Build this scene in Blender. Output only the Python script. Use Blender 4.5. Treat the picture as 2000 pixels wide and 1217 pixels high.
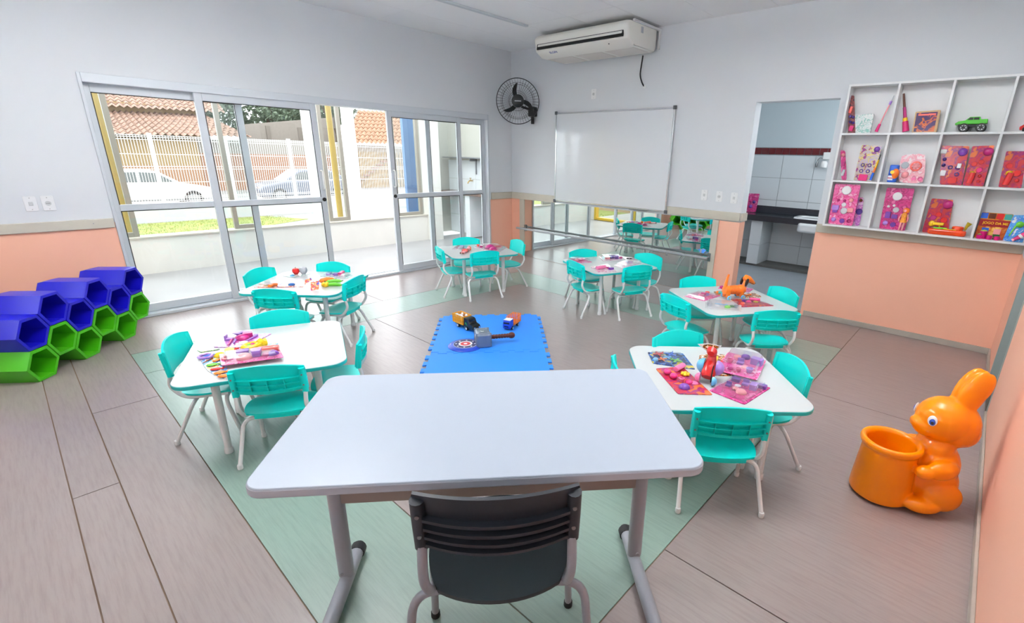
import bpy, bmesh, math, random
from mathutils import Vector, Matrix, Euler
PI = math.pi
for o in list(bpy.data.objects): bpy.data.objects.remove(o)
scn = bpy.context.scene
COL = scn.collection

# ------------------------------------------------------------------ camera
F_PX, CXP, CYP = 935.603, 1101.06, 613.21          # focal length / principal point for a 2000x1217 frame
CAM = Vector((5.8104, -5.4085, 1.5524))
CROT = Euler((math.radians(71.8309), math.radians(-1.4762), math.radians(41.1651)), 'XYZ')
cd = bpy.data.cameras.new('camera'); cam = bpy.data.objects.new('camera', cd); COL.objects.link(cam)
cam.location = CAM; cam.rotation_euler = CROT
cd.sensor_fit = 'HORIZONTAL'; cd.sensor_width = 36.0; cd.lens = F_PX / 2000 * 36
cd.shift_x = -(CXP - 1000) / 2000; cd.shift_y = (CYP - 608.5) / 2000
cd.clip_start = 0.02; cd.clip_end = 300
scn.camera = cam
# ------------------------------------------------------------------ sky, lights, exposure
W = bpy.data.worlds.new('sky'); scn.world = W; W.use_nodes = True
bg = W.node_tree.nodes['Background']
bg.inputs[0].default_value = (0.935, 0.97, 1.0, 1); bg.inputs[1].default_value = 2.75
sd = bpy.data.lights.new('sun', 'SUN'); sd.energy = 0.6; sd.angle = math.radians(25); sd.color = (1, .97, .92)
so = bpy.data.objects.new('sun', sd); COL.objects.link(so); so.rotation_euler = (math.radians(32), math.radians(20), 0)
vs = scn.view_settings
vs.view_transform = 'Standard'; vs.look = 'None'; vs.gamma = 1.0; vs.use_curve_mapping = False
vs.exposure = 0.95

# ------------------------------------------------------------------ photo pixel -> world
RM = CROT.to_matrix()
def ray(p): return RM @ Vector(((p[0]-CXP)/F_PX, -(p[1]-CYP)/F_PX, -1.0))
def onp(p, ax, v):
    d = ray(p); return CAM + d*((v-CAM[ax])/d[ax])
def onx(p, v): return onp(p, 0, v)
def ony(p, v): return onp(p, 1, v)
def onz(p, v): return onp(p, 2, v)
def crop(off, s): return lambda *pts: [(off[0]+x/s, off[1]+y/s) for x, y in pts]

# ------------------------------------------------------------------ materials
def lin(c):
    return tuple(((x/255)/12.92 if x/255 <= .04045 else ((x/255+.055)/1.055)**2.4) for x in c)
MATS = {}
def M(name, rgb, rough=.5, metal=0, spec=.5, coat=0, var=0, vscale=8, stretch=None, bump=0, bscale=60, trans=0, alpha=1, emit=0):
    if name in MATS: return MATS[name]
    m = bpy.data.materials.new(name); m.use_nodes = True; MATS[name] = m
    nt = m.node_tree; b = nt.nodes['Principled BSDF']; c = lin(rgb)
    b.inputs['Base Color'].default_value = (*c, 1)
    b.inputs['Roughness'].default_value = rough; b.inputs['Metallic'].default_value = metal
    b.inputs['Specular IOR Level'].default_value = spec
    b.inputs['Coat Weight'].default_value = coat; b.inputs['Coat Roughness'].default_value = .08
    if emit:
        b.inputs['Emission Color'].default_value = (*c, 1); b.inputs['Emission Strength'].default_value = emit
    g = nt.nodes.new('ShaderNodeNewGeometry')
    mp = nt.nodes.new('ShaderNodeMapping'); nt.links.new(g.outputs['Position'], mp.inputs[0])
    if stretch: mp.inputs['Scale'].default_value = stretch
    if var:
        n = nt.nodes.new('ShaderNodeTexNoise'); n.inputs['Scale'].default_value = vscale; n.inputs['Detail'].default_value = 5
        nt.links.new(mp.outputs[0], n.inputs['Vector'])
        r = nt.nodes.new('ShaderNodeValToRGB'); nt.links.new(n.outputs['Fac'], r.inputs[0])
        r.color_ramp.elements[0].position = .3; r.color_ramp.elements[1].position = .7
        r.color_ramp.elements[0].color = (*[x*(1-var) for x in c], 1); r.color_ramp.elements[1].color = (*[min(1, x*(1+var*.6)) for x in c], 1)
        nt.links.new(r.outputs[0], b.inputs['Base Color'])
    if bump:
        n2 = nt.nodes.new('ShaderNodeTexNoise'); n2.inputs['Scale'].default_value = bscale
        nt.links.new(mp.outputs[0], n2.inputs['Vector'])
        bp = nt.nodes.new('ShaderNodeBump'); bp.inputs['Strength'].default_value = bump; bp.inputs['Distance'].default_value = .01
        nt.links.new(n2.outputs['Fac'], bp.inputs['Height']); nt.links.new(bp.outputs[0], b.inputs['Normal'])
    return m
def Mprint(name, cols, scale=40, rough=.25, coat=.6):
    """printed cardboard: blotches of several ink colours"""
    if name in MATS: return MATS[name]
    m = M(name, cols[0], rough=rough, coat=coat); nt = m.node_tree; b = nt.nodes['Principled BSDF']
    tc = nt.nodes.new('ShaderNodeTexCoord')
    v = nt.nodes.new('ShaderNodeTexNoise'); v.inputs['Scale'].default_value = scale*.7; v.inputs['Detail'].default_value = 2; v.inputs['Distortion'].default_value = .6
    nt.links.new(tc.outputs['Object'], v.inputs['Vector'])
    sp = nt.nodes.new('ShaderNodeMapRange'); sp.inputs['From Min'].default_value = .3; sp.inputs['From Max'].default_value = .7; nt.links.new(v.outputs['Fac'], sp.inputs['Value'])
    r = nt.nodes.new('ShaderNodeValToRGB'); r.color_ramp.interpolation = 'EASE'
    el = r.color_ramp.elements
    while len(el) < len(cols): el.new(.5)
    w = [2.2]+[1]*(len(cols)-1); t = 0
    for i, c in enumerate(cols):
        el[i].position = t/sum(w); t += w[i]; el[i].color = (*lin(c), 1)
    nt.links.new(sp.outputs[0], r.inputs[0]); nt.links.new(r.outputs[0], b.inputs['Base Color'])
    return m
def Mglass(name, tint=(251, 253, 253), refl=.08, rough=.0):
    if name in MATS: return MATS[name]
    m = bpy.data.materials.new(name); m.use_nodes = True; MATS[name] = m; nt = m.node_tree
    nt.nodes.remove(nt.nodes['Principled BSDF']); out = nt.nodes['Material Output']
    t = nt.nodes.new('ShaderNodeBsdfTransparent'); t.inputs[0].default_value = (*lin(tint), 1)
    g = nt.nodes.new('ShaderNodeBsdfGlossy'); g.inputs['Roughness'].default_value = rough
    lw = nt.nodes.new('ShaderNodeLayerWeight'); lw.inputs[0].default_value = .5
    pw = nt.nodes.new('ShaderNodeMath'); pw.operation = 'POWER'; pw.inputs[1].default_value = 5; nt.links.new(lw.outputs['Facing'], pw.inputs[0])
    ma = nt.nodes.new('ShaderNodeMath'); ma.operation = 'MULTIPLY_ADD'; ma.inputs[1].default_value = .8; ma.inputs[2].default_value = refl*.4
    nt.links.new(pw.outputs[0], ma.inputs[0])
    mx = nt.nodes.new('ShaderNodeMixShader'); nt.links.new(ma.outputs[0], mx.inputs[0])
    nt.links.new(t.outputs[0], mx.inputs[1]); nt.links.new(g.outputs[0], mx.inputs[2]); nt.links.new(mx.outputs[0], out.inputs[0])
    return m
def Mwall(name, low, up, zsplit, axis='Z'):
    m = M(name, up, rough=.55, spec=.35, var=.0); nt = m.node_tree; b = nt.nodes['Principled BSDF']
    g = nt.nodes.new('ShaderNodeNewGeometry'); sp = nt.nodes.new('ShaderNodeSeparateXYZ'); nt.links.new(g.outputs['Position'], sp.inputs[0])
    mt = nt.nodes.new('ShaderNodeMath'); mt.operation = 'GREATER_THAN'; mt.inputs[1].default_value = zsplit; nt.links.new(sp.outputs[axis], mt.inputs[0])
    n = nt.nodes.new('ShaderNodeTexNoise'); n.inputs['Scale'].default_value = 1.3; n.inputs['Detail'].default_value = 6; nt.links.new(g.outputs['Position'], n.inputs['Vector'])
    def two(c):
        r = nt.nodes.new('ShaderNodeValToRGB'); nt.links.new(n.outputs['Fac'], r.inputs[0]); l = lin(c)
        r.color_ramp.elements[0].color = (*[x*.95 for x in l], 1); r.color_ramp.elements[1].color = (*l, 1); return r
    a, c = two(low), two(up)
    mx = nt.nodes.new('ShaderNodeMix'); mx.data_type = 'RGBA'
    nt.links.new(mt.outputs[0], mx.inputs['Factor']); nt.links.new(a.outputs[0], mx.inputs['A']); nt.links.new(c.outputs[0], mx.inputs['B'])
    nt.links.new(mx.outputs['Result'], b.inputs['Base Color'])
    return m
def Mfloor(name, rgb, dark, sc=(2.5, 34, 1)):
    m = M(name, rgb, rough=.3, spec=.95); nt = m.node_tree; b = nt.nodes['Principled BSDF']
    g = nt.nodes.new('ShaderNodeNewGeometry'); mp = nt.nodes.new('ShaderNodeMapping'); mp.inputs['Scale'].default_value = sc
    nt.links.new(g.outputs['Position'], mp.inputs[0])
    n = nt.nodes.new('ShaderNodeTexNoise'); n.inputs['Scale'].default_value = 2.2; n.inputs['Detail'].default_value = 7; n.inputs['Roughness'].default_value = .65
    nt.links.new(mp.outputs[0], n.inputs['Vector'])
    r = nt.nodes.new('ShaderNodeValToRGB'); nt.links.new(n.outputs['Fac'], r.inputs[0])
    r.color_ramp.elements[0].position = .28; r.color_ramp.elements[0].color = (*lin(dark), 1)
    r.color_ramp.elements[1].position = .56; r.color_ramp.elements[1].color = (*lin(rgb), 1)
    n2 = nt.nodes.new('ShaderNodeTexNoise'); n2.inputs['Scale'].default_value = .9; nt.links.new(g.outputs['Position'], n2.inputs['Vector'])
    mr = nt.nodes.new('ShaderNodeMapRange'); mr.inputs['To Min'].default_value = .285; mr.inputs['To Max'].default_value = .33
    nt.links.new(n2.outputs['Fac'], mr.inputs['Value']); nt.links.new(mr.outputs[0], b.inputs['Roughness'])
    nt.links.new(r.outputs[0], b.inputs['Base Color'])
    return m

WHITE = (232, 233, 234)
m_wall = Mwall('wall_paint', (248, 188, 162), (222, 225, 229), .9)
m_wallr = Mwall('right_wall_paint', (248, 188, 162), (222, 225, 229), .9)
m_plain = M('white_paint', (228, 230, 231), .6)
m_ceil = M('ceiling_board', (246, 247, 248), .7, bump=.05, bscale=200)
m_gap = M('ceiling_joint', (190, 192, 192), .8)
m_rail = M('rail_beige', (200, 194, 180), .45, var=.04)
m_base = M('baseboard_grey', (176, 168, 158), .5, var=.08)
m_floor = Mfloor('vinyl_greige', (154, 141, 138), (140, 126, 123))
m_green = Mfloor('vinyl_green', (142, 165, 153), (128, 150, 139))
m_seam = M('floor_seam', (138, 116, 98), .8)
m_alu = M('painted_aluminium', (206, 211, 217), .35, metal=.1)
m_aluD = M('aluminium_shade_side', (150, 160, 166), .35, metal=.3)
m_glass = Mglass('window_glass')
m_blk = M('black_plastic', (22, 22, 24), .35)
m_rub = M('black_rubber', (30, 30, 32), .6)
m_chrome = M('chrome', (210, 212, 214), .18, metal=1)
m_steel = M('brushed_steel', (150, 152, 154), .3, metal=.9)
m_mirror = M('mirror_silver', (225, 232, 230), .01, metal=1)
m_teal = M('turquoise_plastic', (2, 226, 218), .32, spec=.3, bump=.02, bscale=400)
m_tealE = M('turquoise_edge', (20, 180, 178), .35)
m_tube = M('white_tube', (232, 232, 232), .25, coat=.3)
m_ttop = M('white_laminate', (200, 203, 203), .28)
m_dtop = M('desk_laminate', (178, 186, 199), .3)
m_dedge = M('desk_edge', (176, 178, 188), .35)
m_gtube = M('grey_tube', (150, 152, 160), .3, coat=.2)
m_brown = M('desk_rail', (150, 136, 130), .35, metal=.3)
m_dark = M('graphite_plastic', (42, 45, 52), .42, bump=.03, bscale=300)
m_seatd = M('graphite_seat', (48, 58, 62), .55, bump=.05, bscale=300)

# ------------------------------------------------------------------ mesh builder
class MB:
    def __init__(s): s.v = []; s.f = []; s.mi = []; s.cur = 0
    def add(s, vs, fs, T=None):
        b = len(s.v)
        for p in vs:
            p = Vector(p); s.v.append(tuple(T @ p) if T is not None else tuple(p))
        for f in fs: s.f.append(tuple(b+i for i in f)); s.mi.append(s.cur)
        return s
    def box(s, x0, x1, y0, y1, z0, z1, T=None):
        return s.add([(x0,y0,z0),(x1,y0,z0),(x1,y1,z0),(x0,y1,z0),(x0,y0,z1),(x1,y0,z1),(x1,y1,z1),(x0,y1,z1)],
                     [(0,3,2,1),(4,5,6,7),(0,1,5,4),(1,2,6,5),(2,3,7,6),(3,0,4,7)], T)
    def prism(s, poly, z0, z1, T=None):
        n = len(poly)
        return s.add([(x,y,z0) for x,y in poly]+[(x,y,z1) for x,y in poly],
                     [tuple(range(n-1,-1,-1)), tuple(range(n,2*n))]+[(i,(i+1)%n,n+(i+1)%n,n+i) for i in range(n)], T)
    def lathe(s, prof, n=20, T=None, cap=True, sx=1, sy=1):
        vs = []; fs = []; k = len(prof)
        for r, z in prof:
            for i in range(n): a = 2*PI*i/n; vs.append((r*math.cos(a)*sx, r*math.sin(a)*sy, z))
        for j in range(k-1):
            for i in range(n): fs.append((j*n+i, j*n+(i+1)%n, (j+1)*n+(i+1)%n, (j+1)*n+i))
        if cap: fs.append(tuple(range(n-1,-1,-1))); fs.append(tuple((k-1)*n+i for i in range(n)))
        return s.add(vs, fs, T)
    def cyl(s, r, z0, z1, n=16, T=None): return s.lathe([(r,z0),(r,z1)], n, T)
    def ball(s, r, T=None, n=14, m=8, sx=1, sy=1, sz=1, half=False):
        lo = 0 if half else -PI/2
        pr = [(max(r*math.cos(lo+(PI/2-lo)*j/m), 1e-4), r*sz*math.sin(lo+(PI/2-lo)*j/m)) for j in range(m+1)]
        return s.lathe(pr, n, T, True, sx, sy)
    def tube(s, path, r, n=8, T=None, flat=1.0, closed=False):
        P = [Vector(p) for p in path]; k = len(P); rings = []
        up = None
        for i in range(k):
            if closed: t = (P[(i+1) % k]-P[i-1]).normalized()
            else: t = (P[min(i+1,k-1)]-P[max(i-1,0)]).normalized()
            if up is None:
                a = Vector((0,0,1)) if abs(t.z) < .9 else Vector((1,0,0)); up = (a-t*a.dot(t)).normalized()
            else: up = (up-t*up.dot(t)).normalized()
            sd_ = t.cross(up); rr = r[i] if isinstance(r, (list, tuple)) else r
            rings.append([P[i]+sd_*math.cos(2*PI*j/n)*rr+up*math.sin(2*PI*j/n)*rr*flat for j in range(n)])
        vs = [p for g in rings for p in g]; fs = []
        for i in range(k if closed else k-1):
            i2 = (i+1) % k
            for j in range(n): fs.append((i*n+j, i*n+(j+1)%n, i2*n+(j+1)%n, i2*n+j))
        if not closed: fs.append(tuple(range(n-1,-1,-1))); fs.append(tuple((k-1)*n+j for j in range(n)))
        return s.add(vs, fs, T)
    def slab(s, fn, nu, nv, th, T=None):
        """fn(u,v)->(point, normal) u,v in [-1,1]; thickness th along the normal"""
        A = []; B = []
        for i in range(nu+1):
            for j in range(nv+1):
                p, n = fn(-1+2*i/nu, -1+2*j/nv); p = Vector(p); n = Vector(n).normalized()
                A.append(p+n*th/2); B.append(p-n*th/2)
        N = len(A); w = nv+1; fs = []
        for i in range(nu):
            for j in range(nv):
                a, b, c, d = i*w+j, (i+1)*w+j, (i+1)*w+j+1, i*w+j+1
                fs.append((a,b,c,d)); fs.append((N+d,N+c,N+b,N+a))
        rim = [i*w for i in range(nu+1)]+[nu*w+j for j in range(1,nv+1)]+[i*w+nv for i in range(nu-1,-1,-1)]+[j for j in range(nv-1,0,-1)]
        for a, b in zip(rim, rim[1:]+rim[:1]): fs.append((b,a,N+a,N+b))
        return s.add(A+B, fs, T)
    def build(s, name, mats, parent=None, smooth=38, bevel=0, loc=None, seg=2):
        me = bpy.data.meshes.new(name); me.from_pydata(s.v, [], s.f)
        if not isinstance(mats, (list, tuple)): mats = [mats]
        for m in mats: me.materials.append(m)
        if len(mats) > 1:
            me.polygons.foreach_set('material_index', s.mi)
        bm = bmesh.new(); bm.from_mesh(me); bmesh.ops.recalc_face_normals(bm, faces=bm.faces); bm.to_mesh(me); bm.free()
        if smooth:
            me.polygons.foreach_set('use_smooth', [True]*len(me.polygons))
            me.set_sharp_from_angle(angle=math.radians(smooth))
        o = bpy.data.objects.new(name, me); COL.objects.link(o)
        if parent: o.parent = parent
        if loc is not None: o.location = loc
        if bevel:
            b = o.modifiers.new('bevel', 'BEVEL'); b.width = bevel; b.segments = seg; b.limit_method = 'ANGLE'; b.angle_limit = math.radians(40)
            b.harden_normals = False
        return o
def rrect(w, h, r, n=6, cx=0, cy=0):
    out = []
    for sx, sy, a0 in ((1,1,0),(-1,1,90),(-1,-1,180),(1,-1,270)):
        for k in range(n+1):
            a = math.radians(a0+90*k/n); out.append((cx+sx*(w/2-r)+r*math.cos(a), cy+sy*(h/2-r)+r*math.sin(a)))
    return out
def bez(pts, n=6, r=.04):
    """polyline with rounded corners"""
    P = [Vector(p) for p in pts]; out = [P[0]]
    for i in range(1, len(P)-1):
        a, b, c = P[i-1], P[i], P[i+1]
        d1 = (a-b); d2 = (c-b); k = min(r, d1.length*.49, d2.length*.49)
        s_, e_ = b+d1.normalized()*k, b+d2.normalized()*k
        for j in range(n+1):
            t = j/n; out.append(s_*(1-t)**2+b*2*t*(1-t)+e_*t*t)
    out.append(P[-1]); return out
def tag(o, label, cat, group=None):
    o['label'] = label; o['category'] = cat
    if group: o['group'] = group
    return o
def thing(name, label, cat, loc=(0,0,0), rz=0, group=None, rot=None):
    o = bpy.data.objects.new(name, None); COL.objects.link(o); o.location = loc
    o.rotation_euler = rot if rot else (0,0,rz); o.empty_display_size = .1
    return tag(o, label, cat, group)
def struct(o): o['kind'] = 'structure'; return o
def copy_tree(o, parent=None):
    c = o.copy(); COL.objects.link(c)
    if parent: c.parent = parent
    for ch in list(o.children): copy_tree(ch, c)
    return c
T3 = Matrix.Translation
def frame(o, x, y, z):
    m = Matrix((Vector(x), Vector(y), Vector(z))).transposed().to_4x4(); m.translation = Vector(o); return m

# ================================================================== ROOM SHELL
XR, YN, H = 6.095, -6.9, 3.0          # right wall, wall behind the camera, ceiling height
WT = .15
# floor and its vinyl sheets
fl = struct(MB().box(-.16, XR+.35, YN, .15, -.12, -.006).build('floor', m_seam, smooth=0))
def sheet(x0, x1, y0, y1, m):
    g = .0028
    MB().box(x0+g, x1-g, y0+g, y1-g, -.006, 0).build('vinyl_sheet', m, fl, smooth=0)
GX0, GX1, GY0, GY1, GW = 1.03, 5.105, -5.01, -.80, .5
sheet(GX0, GX0+GW, GY0, GY1-GW, m_green); sheet(GX0, GX1, GY1-GW, GY1, m_green)
sheet(GX0+GW, GX1, GY0, GY0+GW, m_green); sheet(GX1-GW, GX1, GY0+GW, GY1-GW, m_green)
sheet(GX0+GW, GX1-GW, GY0+GW, -3.26, m_floor); sheet(GX0+GW, GX1-GW, -3.26, GY1-GW, m_floor)
sheet(0, GX0, GY0, -2.9, m_floor); sheet(0, GX0, -2.9, GY1, m_floor)
sheet(0, GX1, GY1, 0, m_floor); sheet(GX1, XR, -1.89, 0, m_floor); sheet(GX1, XR, -3.9, -1.89, m_floor); sheet(GX1, XR, -5.9, -3.9, m_floor)
sheet(0, 2.0, -5.33, GY0, m_floor); sheet(2.0, GX1, -5.33, GY0, m_floor)
sheet(0, 2.94, -5.495, -5.33, m_floor); sheet(2.94, GX1, -5.495, -5.33, m_floor)
sheet(0, GX1, YN, -5.495, m_floor); sheet(GX1, XR, YN, -5.9, m_floor)

# ceiling boards
ce = struct(MB().box(-.15, XR+.15, YN-.15, .15, H+.012, H+.12).build('ceiling', m_gap, smooth=0))
xs = [0, .625, 1.27, 1.90, 2.52, 3.17, 3.83, 4.46, 5.08, 5.70, XR]; ys = [0, -.92, -2.11, -3.30, -4.49, -5.68, YN]
for a, b in zip(xs, xs[1:]):
    for c, d in zip(ys[1:], ys):
        MB().box(a+.002, b-.002, c+.002, d-.002, H, H+.012).build('ceiling_board', m_ceil, ce, smooth=0)

# left wall with the sliding-door opening
DY0, DY1, DZ = -4.79, -.47, 2.105
w = MB().box(-WT, 0, YN, DY0, -.02, H+.01).box(-WT, 0, DY0, DY1, DZ, H+.01).box(-WT, 0, DY1, WT, -.02, H+.01)
struct(w.build('wall_left', m_wall, smooth=0))
# back wall with the washroom doorway
AX0, AX1, AZ = 3.735, 4.525, 2.145
w = MB().box(0, AX0, 0, WT, -.02, H+.01).box(AX0, AX1, 0, WT, AZ, H+.01).box(AX1, XR+.15, 0, WT, -.02, H+.01)
struct(w.build('wall_back', m_wall, smooth=0))
# right wall with a doorway close to the far corner
RY0, RY1, RZ = -1.50, -.79, 2.1
w = MB().box(XR, XR+.13, RY1, .02, -.02, H+.01).box(XR, XR+.13, RY0, RY1, RZ, H+.01).box(XR, XR+.13, YN, RY0, -.02, H+.01)
struct(w.build('wall_right', m_wallr, smooth=0))
# wall behind the camera; its two windows are added to let in daylight
w = MB().box(-.15, XR+.13, YN-.15, YN, -.02, 1.4).box(-.15, XR+.13, YN-.15, YN, 2.3, H+.01)
for a, b in ((-.15, .9), (2.4, 3.7), (5.2, XR+.13)): w.box(a, b, YN-.15, YN, 1.4, 2.3)
struct(w.build('wall_front', m_wall, smooth=0))
for k, (a, b) in enumerate(((.9, 2.4), (3.7, 5.2))):
    fr = MB()
    for x in (a, (a+b)/2-.02, b-.04): fr.box(x, x+.04, YN-.1, YN-.05, 1.4, 2.3)
    fr.box(a, b, YN-.1, YN-.05, 1.4, 1.44).box(a, b, YN-.1, YN-.05, 2.26, 2.3)
    wn = struct(fr.build('window_%d' % (k+1), m_alu, bevel=.003))
    for x0, x1 in ((a+.04, (a+b)/2-.02), ((a+b)/2+.02, b-.04)):
        MB().box(x0, x1, YN-.078, YN-.072, 1.44, 2.26).build('pane', m_glass, wn, smooth=0)
# jambs of the right doorway, threshold and the corridor seen through it
j = MB().box(XR-.004, XR+.18, RY1-.03, RY1, 0, RZ).box(XR-.004, XR+.18, RY0, RY0+.03, 0, RZ).box(XR-.004, XR+.18, RY0, RY1, RZ-.03, RZ)
j = struct(j.build('trim_1', M('jamb_grey', (150, 160, 158), .45), bevel=.003))
struct(MB().box(XR, XR+.2, RY0+.03, RY1-.03, -.02, .004).build('trim_2', M('granite_sill', (92, 88, 82), .4, var=.3, vscale=80), smooth=0))
dr = struct(MB().box(XR+.11, XR+.15, RY0+.032, RY1-.032, .01, RZ-.032).build('door_2', M('door_grey', (165, 172, 170), .45), bevel=.003))
MB().tube([(XR+.11, RY0+.10, 1.02), (XR+.06, RY0+.10, 1.02), (XR+.06, RY0+.21, 1.02)], .009).build('door_handle', m_chrome, dr)

# chair rails (beige boards) and baseboards
def bar(name, x0, x1, y0, y1, z0, z1, m, bev=.004):
    return struct(MB().box(x0, x1, y0, y1, z0, z1).build(name, m, bevel=bev))
bar('trim_3', 0, .022, YN, DY0-.005, .855, .935, m_rail)
bar('trim_4', 0, .022, DY1+.03, 0, .90, 1.0, m_rail)
bar('trim_5', .022, .93, -.022, 0, .90, 1.0, m_rail)
bar('trim_6', 2.81, AX0-.002, -.022, 0, .91, 1.005, m_rail)
bar('trim_7', AX1+.002, XR, -.018, 0, .89, .975, m_rail)
bar('trim_8', AX0, AX0+.02, .0, WT, .91, 1.0, m_rail)
bar('baseboard_back', AX1+.03, XR, -.014, 0, 0, .055, m_base)
bar('baseboard_right', XR-.014, XR, YN, RY0, 0, .055, m_base)
bar('baseboard_corner', XR-.014, XR, RY1, -.014, 0, .055, m_base)
bar('baseboard_left', 0, .014, YN, DY0, 0, .055, m_base)
# screws of the chair rail
for y in (-4.93, -5.9): MB().cyl(.004, 0, .002, 8, frame((.022, y, .9), (0,1,0), (0,0,1), (1,0,0))).build('screw', m_steel, bpy.data.objects['trim_3'])

# ================================================================== SLIDING GLASS DOOR
door = struct(MB().box(-.12, .022, DY0, DY0+.024, 0, DZ).box(-.12, .022, DY1-.03, DY1, 0, DZ)
              .box(-.12, .0215, DY0+.024, DY1-.03, 2.032, DZ).box(-.12, .03, DY0+.024, DY1-.03, 0, .028).box(-.075, -.065, DY0+.024, DY1-.03, .028, .036)
              .build('door_1', m_alu, bevel=.004))
def leaf(y0, y1, x, handle=None):
    s = .062; a, b = x-.018, x+.018
    m = MB().box(a, b, y0, y0+s, .03, 2.04).box(a, b, y1-s, y1, .03, 2.04)
    m.box(a, b, y0+s, y1-s, .03, .105).box(a, b, y0+s, y1-s, 1.965, 2.04).box(a, b, y0+s, y1-s, .985, 1.04)
    lf = m.build('door_leaf', m_alu, door, bevel=.003)
    for z0, z1 in ((.105, .985), (1.04, 1.965)):
        MB().box(x-.003, x+.003, y0+s, y1-s, z0, z1).build('pane', m_glass, lf, smooth=0)
        g = MB()
        for yy in (y0+s, y1-s-.006): g.box(b-.002, b+.001, yy, yy+.006, z0, z1)
        g.box(b-.002, b+.001, y0+s, y1-s, z1-.007, z1); g.build('gasket', m_rub, lf, smooth=0)
    if handle is not None:
        h = MB().tube(bez([(b, handle, 1.13), (b+.045, handle, 1.13), (b+.045, handle, 1.33), (b, handle, 1.33)], 5, .02), .009, 8)
        h.build('door_handle', m_tube, lf)
        MB().cyl(.022, 0, .008, 16, frame((b, handle, 1.012), (0,1,0), (0,0,1), (1,0,0))).build('door_lock', m_blk, lf)
leaf(-4.785, -3.62, -.075); leaf(-4.02, -2.92, -.015, -2.95); leaf(-2.08, -.97, -.015, -2.05); leaf(-1.50, -.495, -.075)

# ================================================================== WALL MIRROR, BARRE, WHITEBOARD
mi = thing('wall_mirror', 'long low wall mirror in a beige frame below the whiteboard', 'mirror', (1.85, 0, 0))
MB().box(-1.56, 1.57, -.008, -.001, .003, .9).build('mirror_glass', m_mirror, mi, smooth=0)
MB().box(-1.66, -1.56, -.018, -.001, 0, .9).build('frame_strip', m_rail, mi, bevel=.003)
MB().box(1.57, 1.645, -.018, -.001, 0, .9).build('frame_strip', m_rail, mi, bevel=.003)
br = thing('barre', 'grey steel handrail mounted across the wall mirror', 'handrail', (1.85, 0, .46))
bl, brr = ony((1009, 443), -.11), ony((1387, 499), -.11)
bx0, bx1, bz = bl.x-1.85, 1.60, 0.0
MB().tube([(bx0, -.11, .0), (bx1, -.11, .0)], .016, 12).build('bar', M('barre_grey', (165, 168, 171), .3, coat=.3), br)
for x in (bx0+.1, bx1-.02):
    MB().tube([(x, -.11, 0), (x, -.018, 0)], .012, 10).build('bracket', m_steel, br)
    MB().box(x-.02, x+.02, -.024, -.018, -.05, .05).build('mount_plate', m_steel, br, bevel=.004)

WX0, WX1, WZ0, WZ1 = .95, 2.805, .935, 2.13
wb = thing('whiteboard', 'large white dry-erase board with thin aluminium frame', 'whiteboard', ((WX0+WX1)/2, 0, WZ0))
hw, hh = (WX1-WX0)/2, WZ1-WZ0
MB().box(-hw, hw, -.03, -.022, 0, hh).build('board_surface', M('whiteboard_enamel', (222, 225, 229), .2, spec=.5, coat=1.0), wb, smooth=0)
f = MB().box(-hw, hw, -.036, -.023, -.004, .016).box(-hw, hw, -.036, -.023, hh-.016, hh+.004).box(-hw-.004, -hw+.014, -.036, -.023, 0, hh).box(hw-.014, hw+.004, -.036, -.023, 0, hh)
f.build('frame', m_chrome, wb, bevel=.003)
for sx in (-1, 1):
    for z in (0, hh): MB().box(sx*hw-.022, sx*hw+.022, -.042, -.024, z-.022, z+.022).build('corner_cap', M('corner_grey', (90, 92, 96), .4), wb, bevel=.006)
pt = MB().box(hw*.45, hw*.72, -.085, -.036, -.012, -.004).build('pen_tray', m_steel, wb, bevel=.002)

# ================================================================== SWITCH PLATES
m_plate = M('switch_plate', (236, 237, 238), .35)
m_plate_in = M('switch_insert', (205, 207, 208), .35)
def plate(org, xa, n, label, kind):
    z = Vector((0,0,1)); F = frame(org, xa, z, n)
    t = thing('wall_switch' if kind == 'switch' else 'wall_socket', label, kind, (0,0,0))
    t.matrix_world = F
    MB().prism(rrect(.075, .118, .008, 3), 0, .008).build('cover_plate', m_plate, t, bevel=.002)
    if kind == 'switch': MB().box(-.012, .012, -.014, .014, .008, .014).build('rocker', m_plate_in, t, bevel=.002)
    else:
        MB().cyl(.019, .008, .011, 16).build('socket_face', m_plate_in, t)
        h = MB()
        for x in (-.008, 0, .008): h.cyl(.0025, .011, .0115, 8, T3((x, 0, 0)))
        h.build('pin_holes', m_blk, t)
    for y in (-.045, .045): MB().cyl(.003, .008, .009, 8, T3((0, y, 0))).build('screw', m_steel, t)
    return t
Y_, X_ = (0,-1,0), (1,0,0)
p = onx((60, 398), 0); plate(p, (0,1,0), (1,0,0), 'white wall switch left of the sliding door, the left of two', 'switch')
p = onx((94, 397), 0); plate(p, (0,1,0), (1,0,0), 'white wall socket plate next to the sliding door frame', 'socket')
p = ony((1376, 381), 0); plate(p, X_, Y_, 'white switch plate nearest the whiteboard at the doorway', 'switch')
p = ony((1405, 384), 0); plate(p, X_, Y_, 'white socket plate in the middle of three by the doorway', 'socket')
p = ony((1434, 387), 0); plate(p, X_, Y_, 'white switch plate nearest the washroom doorway edge', 'switch')
p = ony((1160, 184), 0); plate(p, X_, Y_, 'white socket plate high above the whiteboard', 'socket')

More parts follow.
